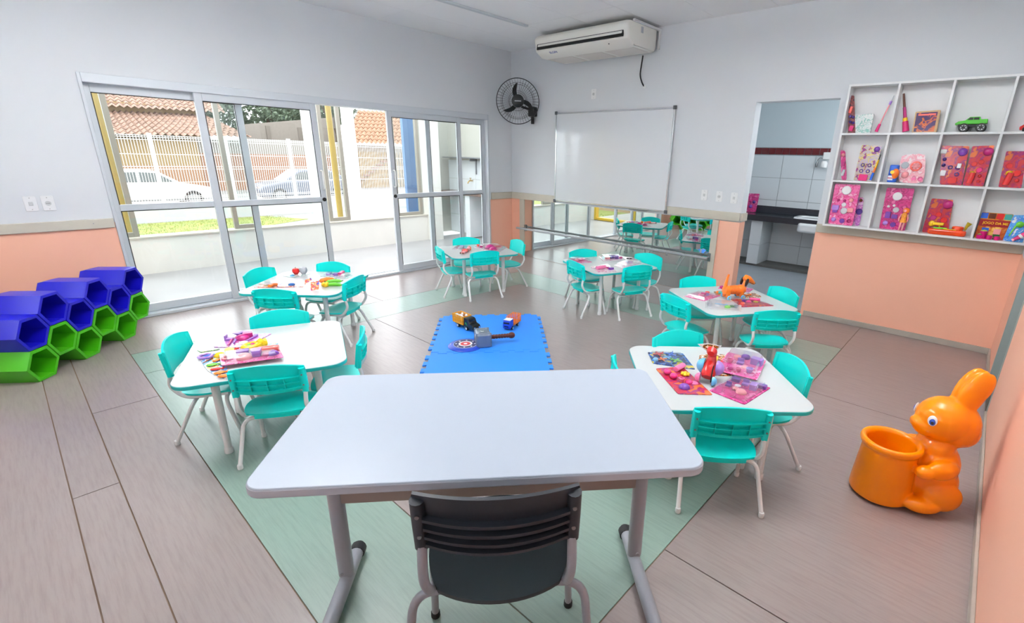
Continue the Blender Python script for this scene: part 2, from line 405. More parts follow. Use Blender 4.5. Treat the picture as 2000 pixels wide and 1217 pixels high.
# ================================================================== CEILING RACEWAY AND ADDED FILL LAMPS
rw = MB().box(1.255, 1.30, -2.75, -.93, H-.022, H).build('cable_raceway', M('raceway_white', (205, 212, 216), .4), bevel=.004)
tag(rw, 'slim white cable raceway along the ceiling boards', 'raceway')
m_diff = M('fill_diffuser', (255, 252, 246), .6, emit=3.0)
for x, y, nm in ((2.6, -4.6, 'near the left child table'), (5.1, -2.8, 'over the table with the toy bird')):  # out-of-view pendants added as fill for ceiling and walls
    t = thing('added_pendant_lamp', 'added unseen pendant lamp glowing up and down '+nm, 'pendant lamp', (x, y, H), 0, 'added pendant lamps')
    for sy in (-.5, .5): MB().cyl(.004, -.22, 0, 8, T3((0, sy, 0))).build('rod', m_steel, t)
    MB().box(-.16, .16, -.62, .62, -.27, -.22).build('housing', m_plain, t, bevel=.006)
    for zz, nm2 in ((-.278, 'lower_diffuser'), (-.22, 'upper_diffuser')): MB().box(-.14, .14, -.60, .60, zz, zz+.008).build(nm2, m_diff, t, bevel=.002)
    for up in (0, 1):
        ld = bpy.data.lights.new('fill_light', 'AREA'); ld.shape = 'RECTANGLE'; ld.size = .28; ld.size_y = 1.2; ld.energy = (50 if x < 4 else 44) if up else 2.5; ld.color = (.96, .98, 1.0)
        lo = bpy.data.objects.new('fill_light', ld); COL.objects.link(lo); lo.parent = t; lo.location = (0, 0, -.205 if up else -.285); lo.rotation_euler = (PI if up else 0, 0, 0)

# ================================================================== AIR CONDITIONER
ac = thing('air_conditioner', 'white ceiling air conditioner hung in the wall corner with dark louvre slot', 'air conditioner', (1.81, 0, 2.72))
m_ac = M('ac_plastic', (238, 236, 228), .35)
L2 = .70
prof = [(-.62, .235), (-.655, .20), (-.655, .17), (-.63, .06), (-.52, .0), (-.08, .0), (-.05, .03), (-.05, .235)]    # (y,z)
TA = frame((0,0,0), (0,1,0), (0,0,1), (1,0,0))
b = MB(); ins = .03
def sec(x, k):
    cy, cz = -.35, .14
    return [(x, cy+(y-cy)*k, cz+(z-cz)*k) for y, z in prof]
rings = [sec(-L2, .90), sec(-L2+.012, .97), sec(-L2+.05, 1), sec(L2-.05, 1), sec(L2-.012, .97), sec(L2, .90)]
n = len(prof); vs = [p for r in rings for p in r]; fs = [tuple(range(n-1,-1,-1)), tuple(5*n+i for i in range(n))]
for k in range(5):
    for i in range(n): fs.append((k*n+i, k*n+(i+1)%n, (k+1)*n+(i+1)%n, (k+1)*n+i))
b.add(vs, fs).build('casing', m_ac, ac, smooth=50, bevel=.012)
SL = frame((0, -.6435, .125), (1,0,0), Vector((0, .025, .13)).normalized(), Vector((0, -.13, .025)).normalized())
so_ = MB().box(-L2+.06, L2-.06, -.050, .048, -.01, .006, SL).build('air_slot', M('ac_slot', (18, 18, 18), .5), ac, smooth=0)
MB().box(-L2+.075, L2-.075, -.022, .004, .002, .010, SL).build('louvre_blade', m_ac, ac, bevel=.004)
MB().box(-L2+.075, L2-.075, .014, .028, .002, .008, SL).build('louvre_blade', M('louvre_grey', (120, 124, 118), .4), ac, bevel=.002)
for x in (-.45, 0, .45): MB().box(x-.2, x+.2, -.45, -.14, -.003, .001).build('intake_grille', M('ac_grille', (226, 220, 212), .5), ac, bevel=.001)
MB().cyl(.007, 0, .004, 10, frame((.42, -.60, .035), (1,0,0), Vector((0,.11,-.06)).normalized(), Vector((0,-.06,-.11)).normalized())).build('receiver_eye', m_blk, ac)
MB().box(L2, L2+.002, -.40, -.355, .145, .205).build('rating_label', M('label_grey', (190, 194, 200), .5), ac, smooth=0)
MB().box(L2-.01, L2+.018, -.56, -.0, .225, .25).box(L2-.002, L2+.016, -.035, -.0, .04, .25).build('hanging_bracket', m_tube, ac, bevel=.003)
for sx in (-1,): MB().box(-L2+.03, -L2+.06, -.4, -.05, .235, .28).box(L2-.08, L2-.05, -.4, -.05, .235, .28).build('ceiling_hanger', m_steel, ac, smooth=0)
def text(body, size, F, m, name, parent, ext=.0008, align='CENTER', bold=False):
    c = bpy.data.curves.new(name, 'FONT'); c.body = body; c.size = size; c.extrude = ext; c.align_x = align; c.align_y = 'CENTER'
    if bold: c.offset = size*.02
    tmp = bpy.data.objects.new('tmp', c); COL.objects.link(tmp)
    bpy.context.view_layer.update()
    me = bpy.data.meshes.new_from_object(tmp.evaluated_get(bpy.context.evaluated_depsgraph_get()))
    bpy.data.objects.remove(tmp); me.materials.clear(); me.materials.append(m)
    o = bpy.data.objects.new(name, me); COL.objects.link(o); o.parent = parent; o.matrix_local = F; return o
lg = frame((-.42, -.592, .0365), (1,0,0), Vector((0, -.11, .06)).normalized(), Vector((0, -.06, -.11)).normalized())
text('ELGIN', .045, lg, M('logo_blue', (60, 80, 165), .4), 'logo', ac)
cb = MB().tube(bez([(2.335, -.06, 2.71), (2.315, -.05, 2.6), (2.29, -.03, 2.5), (2.325, -.012, 2.41), (2.345, -.004, 2.385)], 4, .06), .0085, 8).build('power_cable', m_rub)
tag(cb, 'black power cable hanging from the air conditioner to the wall', 'cable')
cj = MB().cyl(.02, 0, .01, 12, frame((2.35, 0, 2.38), (1,0,0), (0,0,1), (0,-1,0))).build('cable_outlet', m_plate)
tag(cj, 'small white wall outlet where the black cable ends', 'outlet')

# ================================================================== WALL FAN
fc = Vector((.43, -.275, 2.283)); fd = (CAM-fc); fd.z = -.05; fd.normalize()
fx = Vector((0,0,1)).cross(fd).normalized(); fy = fd.cross(fx)
fan = thing('wall_fan', 'black three-blade oscillating fan with wire cage high in the corner', 'fan', fc)
FF = Matrix((fx, fy, fd)).transposed().to_4x4()
g = MB()
for rr, zz, th in ((.30, 0, .006), (.215, .05, .002), (.24, .038, .002), (.13, .072, .002), (.225, -.045, .002), (.12, -.07, .002)):
    g.tube([(rr*math.cos(2*PI*i/48), rr*math.sin(2*PI*i/48), zz) for i in range(48)], th, 5, FF, closed=True)
for i in range(44):
    a = 2*PI*i/44; c_, s_ = math.cos(a), math.sin(a)
    for sg in (1, -1):
        g.tube([(r_*c_, r_*s_, sg*z_) for r_, z_ in ((.05, .085), (.13, .072), (.215, .05), (.27, .025), (.30, 0))], .0012, 4, FF)
g.build('wire_cage', m_blk, fan)
for k in range(3):
    a0 = math.radians(118+120*k); pts = []
    def bl(u, v):
        r_ = .055+.185*(u+1)/2; wd = .055+.03*math.sin((u+1)/2*PI)
        a = a0-.45*((u+1)/2)**1.5+v*wd/(2*r_)*(1-.75*max(0, u)**4)*.75
        return (Vector((r_*math.cos(a), r_*math.sin(a), .012*v)), (0,0,1))
    MB().slab(lambda u, v: bl(u, v), 10, 4, .004, FF).build('fan_blade', m_blk, fan)
MB().lathe([(.001, .095), (.06, .092), (.085, .08), (.088, .03), (.085, -.03), (.06, -.09), (.03, -.12)], 24, FF).build('motor_hub', m_blk, fan)
MB().box(-.045, .045, -.008, .002, .0935, .0955, FF).build('name_strip', M('fan_strip', (180, 180, 182), .4), fan, smooth=0)
wm = Vector((.50, -.03, 2.165))-fc
MB().tube([FF @ Vector((.03, -.02, -.09)), FF @ Vector((.06, -.06, -.13)), wm+Vector((0, -.05, .02))], .017, 8).build('arm', m_blk, fan)
MB().box(-.055, .055, -.06, .03, -.07, .06, T3(wm)).build('wall_mount', m_blk, fan, bevel=.012)
MB().box(-.022, .022, -.03, .0, -.17, -.06, T3(wm)).build('speed_control', m_blk, fan, bevel=.006)

# ================================================================== CHILD TABLES
TABZ, TS = .475, .78
def make_table():
    t = thing('child_table', '', 'table')
    top = MB().prism(rrect(TS-.004, TS-.004, .085, 8), TABZ-.02, TABZ).build('tabletop', m_ttop, t, bevel=.002)
    MB().prism(rrect(TS, TS, .087, 8), TABZ-.021, TABZ-.0025).build('edge_band', m_tealE, top, bevel=.002)
    MB().box(-.23, .23, -.245, -.215, TABZ-.05, TABZ-.021).box(-.23, .23, .215, .245, TABZ-.05, TABZ-.021).box(-.245, -.215, -.23, .23, TABZ-.05, TABZ-.021).box(.215, .245, -.23, .23, TABZ-.05, TABZ-.021).build('apron', m_tube, t, bevel=.003)
    for sx in (-1, 1):
        for sy in (-1, 1):
            lg_ = MB().lathe([(.0175, .02), (.0195, TABZ-.025)], 14, T3((sx*.235, sy*.235, 0))).build('leg', m_tube, t)
            MB().lathe([(.021, 0), (.0225, .006), (.021, .03), (.0185, .034)], 14, T3((sx*.235, sy*.235, 0))).build('foot_cap', m_tube, lg_)
    return t
tables = [
 (1, (2.902, -4.592), 68.0, 'white child table with turquoise edge left of the teacher desk'),
 (2, (1.561, -3.829), 42.3, 'white child table in front of the open sliding door, toy fruit on it'),
 (3, (1.357, -1.836), 70.0, 'white child table in the far corner below the wall fan'),
 (4, (2.872, -1.269), 68.4, 'white child table standing right in front of the wall mirror'),
 (5, (4.366, -1.635), 55.0, 'white child table carrying the orange toy dog'),
 (6, (4.892, -3.130), 41.9, 'white child table carrying the red toy bird, right of the desk')]
tp = make_table()
for k, (i, c, a, lab) in enumerate(tables):
    t = tp if k == 0 else copy_tree(tp)
    t.location = (c[0], c[1], 0); t.rotation_euler = (0, 0, math.radians(a)); tag(t, lab, 'table', 'square child tables')

# ================================================================== CHAIRS
def make_chair(name, P):
    t = thing(name, '', 'chair'); w = P['w']; hw_ = w/2; z0, z1, arch = P['b0'], P['b1'], P['arch']; yb = P['yb']; sz = P['seat']; r = P['r']
    sd_, th = P['depth'], P['th']; yc = P['yc']
    def seat(u, v):
        k = P.get('k', .62); x = u*math.sqrt(1-k*v*v/2)*hw_*(1.0 if v < 0 else 1-.06*v); y = yc+v*math.sqrt(1-k*u*u/2)*sd_/2*1.06
        z = sz-.010*(1-u*u)*(1-v*v)-(.014*max(0, v)**3)+.004*max(0, -v)**2
        return ((x, y, z), (0,0,1))
    s = MB().slab(seat, 14, 14, th).build('seat', P['mseat'], t, smooth=50)
    if P.get('lip'):
        MB().slab(lambda u, v: ((u*hw_*.62, yc-sd_*.5+.02-.006*(1-u*u), sz-.018+v*.010), (0,-1,0)), 8, 2, .006).build('seat_lip', P['mseat'], s)
    tilt = P['tilt']
    def backp(u, v):
        h_ = z1-z0; z = z0+(v+1)/2*h_+arch*(1-u*u)*max(0, v)**2*.9-P.get('sag', .006)*(1-u*u)*(v < 0)*abs(v)
        y = yb-tilt*((z-z0)/h_)+P['curve']*(u*u)
        x = u*hw_*(1-.025*max(0, v)**6)
        return Vector((x, y, z))
    b_ = MB().slab(lambda u, v: (backp(u, v), (0,1,0)), 16, 10, th).build('backrest', P['mat'], t, smooth=50)
    g = MB()
    def strip(pts, hgt, d):
        vs = []; fs = [(0,1,2,3)]
        for a in pts: vs += [a+Vector((0,-th/2,-hgt)), a+Vector((0,-th/2-d,-hgt)), a+Vector((0,-th/2-d,hgt)), a+Vector((0,-th/2,hgt))]
        for q in range(len(pts)-1):
            for e in range(4): fs.append((q*4+e, q*4+(e+1)%4, q*4+4+(e+1)%4, q*4+4+e))
        m_ = len(pts)*4; fs.append((m_-1, m_-2, m_-3, m_-4)); g.add(vs, fs)
    for v, hg, d in P['hribs']:
        strip([backp(-.86+1.72*i/10, v) for i in range(11)], hg, d)
        if not P['vribs']: g.build('back_slat', P['mat'], b_, smooth=40); g = MB()
    for u in P['vribs']:
        for i in range(5):
            a, b = backp(u, P['hribs'][0][0]+(P['hribs'][-1][0]-P['hribs'][0][0])*i/5), backp(u, P['hribs'][0][0]+(P['hribs'][-1][0]-P['hribs'][0][0])*(i+1)/5)
            e = .0018; d = .015
            g.add([a+Vector((-e,-th/2,0)), a+Vector((e,-th/2,0)), a+Vector((e,-th/2-d,0)), a+Vector((-e,-th/2-d,0)),
                   b+Vector((-e,-th/2,0)), b+Vector((e,-th/2,0)), b+Vector((e,-th/2-d,0)), b+Vector((-e,-th/2-d,0))],
                  [(0,3,2,1),(4,5,6,7),(0,1,5,4),(1,2,6,5),(2,3,7,6),(3,0,4,7)])
    if P['vribs']: g.build('back_ribs', P['mat'], b_, smooth=0)
    for sx in (-1, 1):
        lo_, hi_ = backp(sx*.93, -1.0), backp(sx*.93, .86)
        off = Vector((-sx*.002, -th/2-.003, 0))
        MB().tube([lo_+off+Vector((0,0,-.012)), (lo_+hi_)/2+off, hi_+off], [r*1.45, r*1.5, r*1.45], 12).build('tube_sleeve', P['mat'], b_)
        for q in (.25, .72):
            c = lo_.lerp(hi_, q)+off+Vector((0, -r*1.5, 0))
            MB().cyl(r*.42, -.002, .003, 10, frame(c, (1,0,0), (0,0,1), (0,-1,0))).build('screw', m_steel, b_)
        xs_ = sx*(abs(lo_.x)-.002)
        pth = bez([hi_+off+Vector((0,0,-.02)), lo_+off, (xs_*.985, yb-.004, (z0+sz)/2), (xs_*.95, yb+P['bend'], sz-th/2-r-.003), (xs_*.86, yc+sd_*.36, sz-th/2-r-.006)], 6, P['bend']*1.1)
        MB().tube(pth, r, 10).build('side_tube', P['mtube'], t)
    for nm, yf, yt, xf, xt in (('rear_leg_frame', P['yr'], P['yrt'], P['xr'], P['xr']*.9), ('front_leg_frame', P['yf'], P['yft'], P['xf'], P['xf']*.92)):
        zt = sz-th/2-3*r-.008
        pth = bez([(-xf, yf, .012), (-xt, yt, zt), (xt, yt, zt), (xf, yf, .012)], 8, P['rad'])
        lf = MB().tube(pth, r, 10).build(nm, P['mtube'], t)
        for sx in (-1, 1):
            MB().lathe([(r*1.15, 0), (r*1.3, .005), (r*1.25, .022), (r*1.05, .026)], 12, T3((sx*xf, yf, 0))).build('foot_cap', P['mcap'], lf)
    return t
CH = dict(w=.338, b0=.402, b1=.532, arch=.03, yb=-.150, tilt=.018, curve=.028, seat=.272, depth=.262, yc=.005, th=.010, r=.0105, bend=.05,
          yr=-.165, yrt=-.06, xr=.19, yf=.135, yft=.085, xf=.165, rad=.055, mat=m_teal, mseat=m_teal, mtube=m_tube, mcap=m_tube, lip=True,
          hribs=[(.22, .0018, .015), (-.22, .0018, .015), (-.66, .0018, .015)], vribs=[-.44, 0, .44])
cp = make_chair('child_chair', CH)
ZC = .54
chairs = {  # table -> role: pixels of the two top corners of the backrest (or world position and facing)
 1: dict(front=((447,722),(590,711)), back=((491,618),(597,607)), left=((2.60,-4.95), 60), right=((705,632),(697,672))),
 2: dict(front=((497,565.6),(572,568)), back=((613.8,515.5),(676.2,519.6)), left=((1.13,-4.06), 30), right=((673,551.6),(707.5,536))),
 3: dict(front=((918.9,494.4),(973.7,490)), back=((886.8,467.9),(933.7,467.9)), left=((851.7,479),(866.5,489.4)), right=((1.49,-1.30), -104)),
 4: dict(front=((1219,522.4),(1272.3,518.2)), back=((1122,494.5),(1169,492.4)), left=((1111,507),(1139,518.2)), right=((1239.5,496.5),(1285.6,503.5))),
 5: dict(front=((1480,608),(1558,608.8)), back=((1330.9,544),(1396.4,544)), left=((1295.8,571.4),(1345,590.9)), right=((4.67,-1.27), -122)),
 6: dict(front=((1360.4,794),(1505.6,801)), back=((1278.6,657.2),(1371.5,650)), left=((4.56,-3.50), 44), right=((5.205,-2.81), -135))}
where = {1: 'the table left of the teacher desk', 2: 'the toy-fruit table by the sliding door', 3: 'the far corner table under the fan',
         4: 'the table before the mirror', 5: 'the table with the toy dog', 6: 'the table with the red toy bird'}
role = {'front': 'back towards camera, near side of', 'back': 'facing camera, far side of', 'left': 'left side of', 'right': 'right side of'}
first = True
for i, c, a, lab in tables:
    for rl, spec in chairs[i].items():
        if isinstance(spec[1], (int, float)): pos = Vector((*spec[0], 0)); ang = math.radians(spec[1])
        else:
            A, B = onz(spec[0], ZC), onz(spec[1], ZC); pos = (A+B)/2; d = (B-A); nn = Vector((-d.y, d.x, 0))
            if nn.dot(Vector((*c, 0))-pos) < 0: nn = -nn
            ang = math.atan2(nn.y, nn.x)
        f_ = Vector((math.cos(ang), math.sin(ang), 0)); dist = (Vector((*c, 0))-pos).dot(f_)
        if dist < .425: pos = pos-f_*(.425-dist)
        pos = pos+f_*.142
        t = cp if first else copy_tree(cp); first = False
        t.location = (pos.x, pos.y, 0); t.rotation_euler = (0, 0, ang-PI/2)
        tag(t, 'turquoise child chair, %s %s' % (role[rl], where[i]), 'chair', 'turquoise child chairs')

# ================================================================== TEACHER DESK AND CHAIR
DA = math.radians(47.58); DC = Vector((4.752, -4.525, 0))
dk = thing('teacher_desk', 'large white-topped teacher desk on grey metal T-legs', 'desk', DC, DA)
top = MB().prism(rrect(1.196, .646, .05, 8), .735, .76).build('desktop', m_dtop, dk, bevel=.003)
MB().prism(rrect(1.2, .65, .052, 8), .733, .7565).build('edge_band', m_dedge, top, bevel=.003)
MB().box(-.53, .53, .085, .115, .375, .50).build('cross_rail', m_brown, dk, bevel=.004)
for sx in (-1, 1):
    x = sx*.55
    MB().tube([(x, .10, .05), (x, .10, .72)], .021, 14, flat=1.35).build('upright', m_gtube, dk)
    MB().box(x-.02, x+.02, -.24, .25, .718, .734).build('top_support', m_gtube, dk, bevel=.003)
    ft = MB().tube([(x, -.27, .032), (x, .24, .032)], .025, 14).build('foot', m_gtube, dk)
    for y in (-.27, .24):
        MB().tube([(x, y-(.03 if y < 0 else .012), .0305), (x, y+(.012 if y < 0 else .03), .0305), (x, y+(.05 if y < 0 else .034), .0305)] if y < 0 else [(x, y-.022, .0305), (x, y+.012, .0305), (x, y+.026, .0305)], [.022, .029, .029] if y < 0 else [.029, .029, .018], 14).build('end_cap', m_rub, ft)
    MB().cyl(.006, 0, .004, 8, frame((x-sx*.0, .06, .09), (1,0,0), (0,0,1), (0,-1,0))).build('screw', m_steel, dk)
TC = dict(k=.78, w=.405, b0=.645, b1=.80, arch=.015, yb=-.20, tilt=.03, curve=.05, seat=.465, depth=.40, yc=.01, th=.012, r=.0125, bend=.06,
          yr=-.20, yrt=-.10, xr=.262, yf=.17, yft=.11, xf=.235, rad=.07, mat=m_dark, mseat=m_seatd, mtube=m_gtube, mcap=m_rub, sag=.01, lip=False,
          hribs=[(.22, .004, .020), (-.18, .004, .019), (-.56, .004, .018), (-.93, .004, .016)], vribs=[])
tc = make_chair('teacher_chair', TC)
ey_ = Vector((-math.sin(DA), math.cos(DA), 0)); ex_ = Vector((math.cos(DA), math.sin(DA), 0))
tc.location = DC+ex_*.03+ey_*(-.235); tc.rotation_euler = (0, 0, DA)
tag(tc, 'dark graphite plastic chair with louvred back at the teacher desk', 'chair')

# ================================================================== HEXAGON MODULES
m_hb = M('royal_blue_plastic', (22, 20, 190), .34, bump=.02, bscale=200); m_hg = M('lime_green_plastic', (70, 180, 20), .34, bump=.02, bscale=200)
HS = .129; HH = HS*math.sqrt(3)
hx = Vector((-.745, .667, 0)).normalized()                        # along the row, away from the camera
hax = Vector((-hx.y, hx.x, 0)); hax = hax if hax.x < 0 else -hax  # axis of the openings, pointing into the wall side
h0 = Vector((1.16, -5.462, 0))                                   # middle of the first bottom edge, front face
def hexring(c, r): return [(c[0]+r*math.cos(PI/3*k), c[1]+r*math.sin(PI/3*k)) for k in range(6)]
def module(label, s0, z0, mat):
    """two joined honeycomb cells: low cell and the next one half a cell higher; s along row"""
    t = thing('hexagon_module', label, 'play module', h0+hx*s0+Vector((0,0,z0)), 0, 'stacked hexagon modules')
    F = Matrix((hx, Vector((0,0,1)), hax)).transposed().to_4x4()
    D = .34
    for k, (cx_, cz_) in enumerate(((0, HH/2), (HS*1.5, HH))):
        o_, i_ = hexring((cx_, cz_), HS*.995), hexring((cx_, cz_), HS*.80)
        i2 = hexring((cx_, cz_), HS*.74); o2 = hexring((cx_, cz_), HS*.90)
        vs = [(x, y, .012) for x, y in o_]+[(x, y, 0) for x, y in hexring((cx_, cz_), HS*.965)]+[(x, y, 0) for x, y in i_]+[(x, y, D-.03) for x, y in i2]+[(x, y, D) for x, y in o2]+[(x, y, D-.05) for x, y in o_]
        fs = []
        for a, b in ((0,1),(1,2),(2,3)):
            for q in range(6): fs.append((a*6+q, a*6+(q+1)%6, b*6+(q+1)%6, b*6+q))
        for q in range(6): fs.append((q, (q+1)%6, 30+(q+1)%6, 30+q)); fs.append((30+q, 30+(q+1)%6, 24+(q+1)%6, 24+q))
        fs.append((18,19,20,21,22,23)); fs.append((24,25,26,27,28,29))
        MB().add(vs, fs, F).build('hexagon_cell', mat, t, smooth=25)
    return t
labs_g = ['lime green hexagon module on the floor, nearest the camera', 'lime green hexagon module in the middle of the bottom row', 'lime green hexagon module on the floor next to the sliding door']
labs_b = ['royal blue hexagon module on top, nearest the camera', 'royal blue hexagon module in the middle of the top row', 'royal blue hexagon module on top next to the sliding door']
for k in range(3):
    module(labs_g[k], k*3*HS, 0, m_hg); module(labs_b[k], k*3*HS-.0, HH, m_hb)

# ================================================================== FOAM MATS
m_mat = M('blue_foam', (48, 142, 248), .55, bump=.1, bscale=500)
ma0 = Vector((1.955, -2.76, 0)); mux = Vector((.62, .70, 0)).normalized(); muy = Vector((.71, -.60, 0)); muy = (muy-mux*muy.dot(mux)).normalized()
def matpoly(n=7, L=.93, far_in=False):
    """square with puzzle teeth on all sides, origin at far-left corner"""
    p = L/(2*n+1); d = .032; pts = []
    dirs = [((0,0),(1,0),(0,-1)), ((L,0),(0,1),(1,0)), ((L,L),(-1,0),(0,1)), ((0,L),(0,-1),(-1,0))]
    for si, ((ox, oy), (dx, dy), (nx, ny)) in enumerate(dirs):
        for k in range(2*n+1):
            out = d if k % 2 == 1 else 0; f = .006 if k % 2 else 0
            if si == 0 and far_in and out: out = -d-.001; f = .007
            for s_ in ((k*p+(-f if out else 0)), ((k+1)*p+(f if out else 0))):
                pts.append((ox+dx*s_+nx*out, oy+dy*s_+ny*out))
    return pts
for k, lab in enumerate(('blue puzzle-edge foam mat holding the toy trucks', 'blue puzzle-edge foam mat nearer the teacher desk')):
    o = MB().prism(matpoly(far_in=(k == 1)), 0, .012).build('foam_mat', m_mat, None, smooth=0, bevel=.0015)
    Fm = frame(ma0+muy*(k*.935)+mux*(.0 if k == 0 else .0)+Vector((0,0,.0005)), mux, muy, mux.cross(muy)); 
    o.data.transform(Matrix.Identity(4)); o.matrix_world = Fm
    if mux.cross(muy).z < 0: o.location.z += .012
    tag(o, lab, 'foam mat', 'blue foam mats')

# ================================================================== RABBIT BIN
m_or = M('orange_plastic', (255, 142, 0), .22, spec=.4, coat=.12)
ra = math.radians(33)
rb = thing('rabbit_bin', 'glossy orange plastic rabbit hugging an open drum, by the right wall', 'toy bin', (5.708, -2.845, 0), ra)
b = MB()
b.lathe([(.001, .0), (.118, .0), (.132, .012), (.130, .05), (.122, .16), (.116, .25), (.118, .262), (.128, .27), (.132, .285), (.126, .30), (.112, .302), (.100, .285), (.098, .05), (.001, .045)], 36)
def ell(cx, cy, cz, rx, ry, rz, ax=None, ang=0):
    T = T3((cx, cy, cz))
    if ax: T = T @ Matrix.Rotation(math.radians(ang), 4, ax)
    b.ball(1, T @ Matrix.Diagonal((rx, ry, rz, 1)), 20, 12)
ell(.195, 0, .115, .125, .125, .125); ell(.20, 0, .20, .105, .115, .13); ell(.19, 0, .29, .075, .09, .07)      # belly, chest, neck
ell(.195, 0, .43, .115, .108, .108); ell(.245, 0, .41, .098, .10, .115); ell(.12, 0, .395, .05, .07, .05); ell(.085, 0, .405, .028, .04, .028)  # head, cheeks, muzzle
ell(.115, 0, .455, .035, .03, .03); ell(.275, 0, .385, .075, .085, .085)
for sy in (-1, 1):
    ell(.268, sy*.020, .575, .054, .034, .118, 'Y', 14); ell(.292, sy*.020, .60, .044, .030, .085, 'Y', 20)                 # ears
    ell(.18, sy*.11, .225, .08, .042, .048, 'Z', -sy*18); ell(.10, sy*.125, .215, .045, .035, .032)                   # arm, paw
    ell(.13, sy*.12, .038, .085, .05, .038); ell(.21, sy*.10, .08, .09, .06, .075)                                     # foot, thigh
body = b.build('body', m_or, rb, loc=(0, 0, .006))
rm = body.modifiers.new('remesh', 'REMESH'); rm.mode = 'VOXEL'; rm.voxel_size = .0055; rm.use_smooth_shade = True
sm_ = body.modifiers.new('smooth', 'SMOOTH'); sm_.factor = .5; sm_.iterations = 6
for sy in (-1, 1):
    er = Vector((.105, sy*.066, .455)); nn = Vector((-.72, sy*.66, .1)).normalized()
    q = nn.to_track_quat('Z', 'Y').to_matrix().to_4x4(); q.translation = er
    ew = MB().ball(1, q @ Matrix.Diagonal((.019, .025, .0065, 1)), 16, 8).build('eye', M('eye_white', (240, 240, 240), .2), rb)
    MB().ball(1, q @ T3((-.002*sy, -.004, .0025)) @ Matrix.Diagonal((.013, .017, .007, 1)), 14, 8).build('iris', M('eye_blue', (50, 90, 190), .2), ew)
    MB().ball(1, q @ T3((-.003*sy, -.006, .004)) @ Matrix.Diagonal((.009, .012, .006, 1)), 12, 8).build('pupil', m_blk, ew)

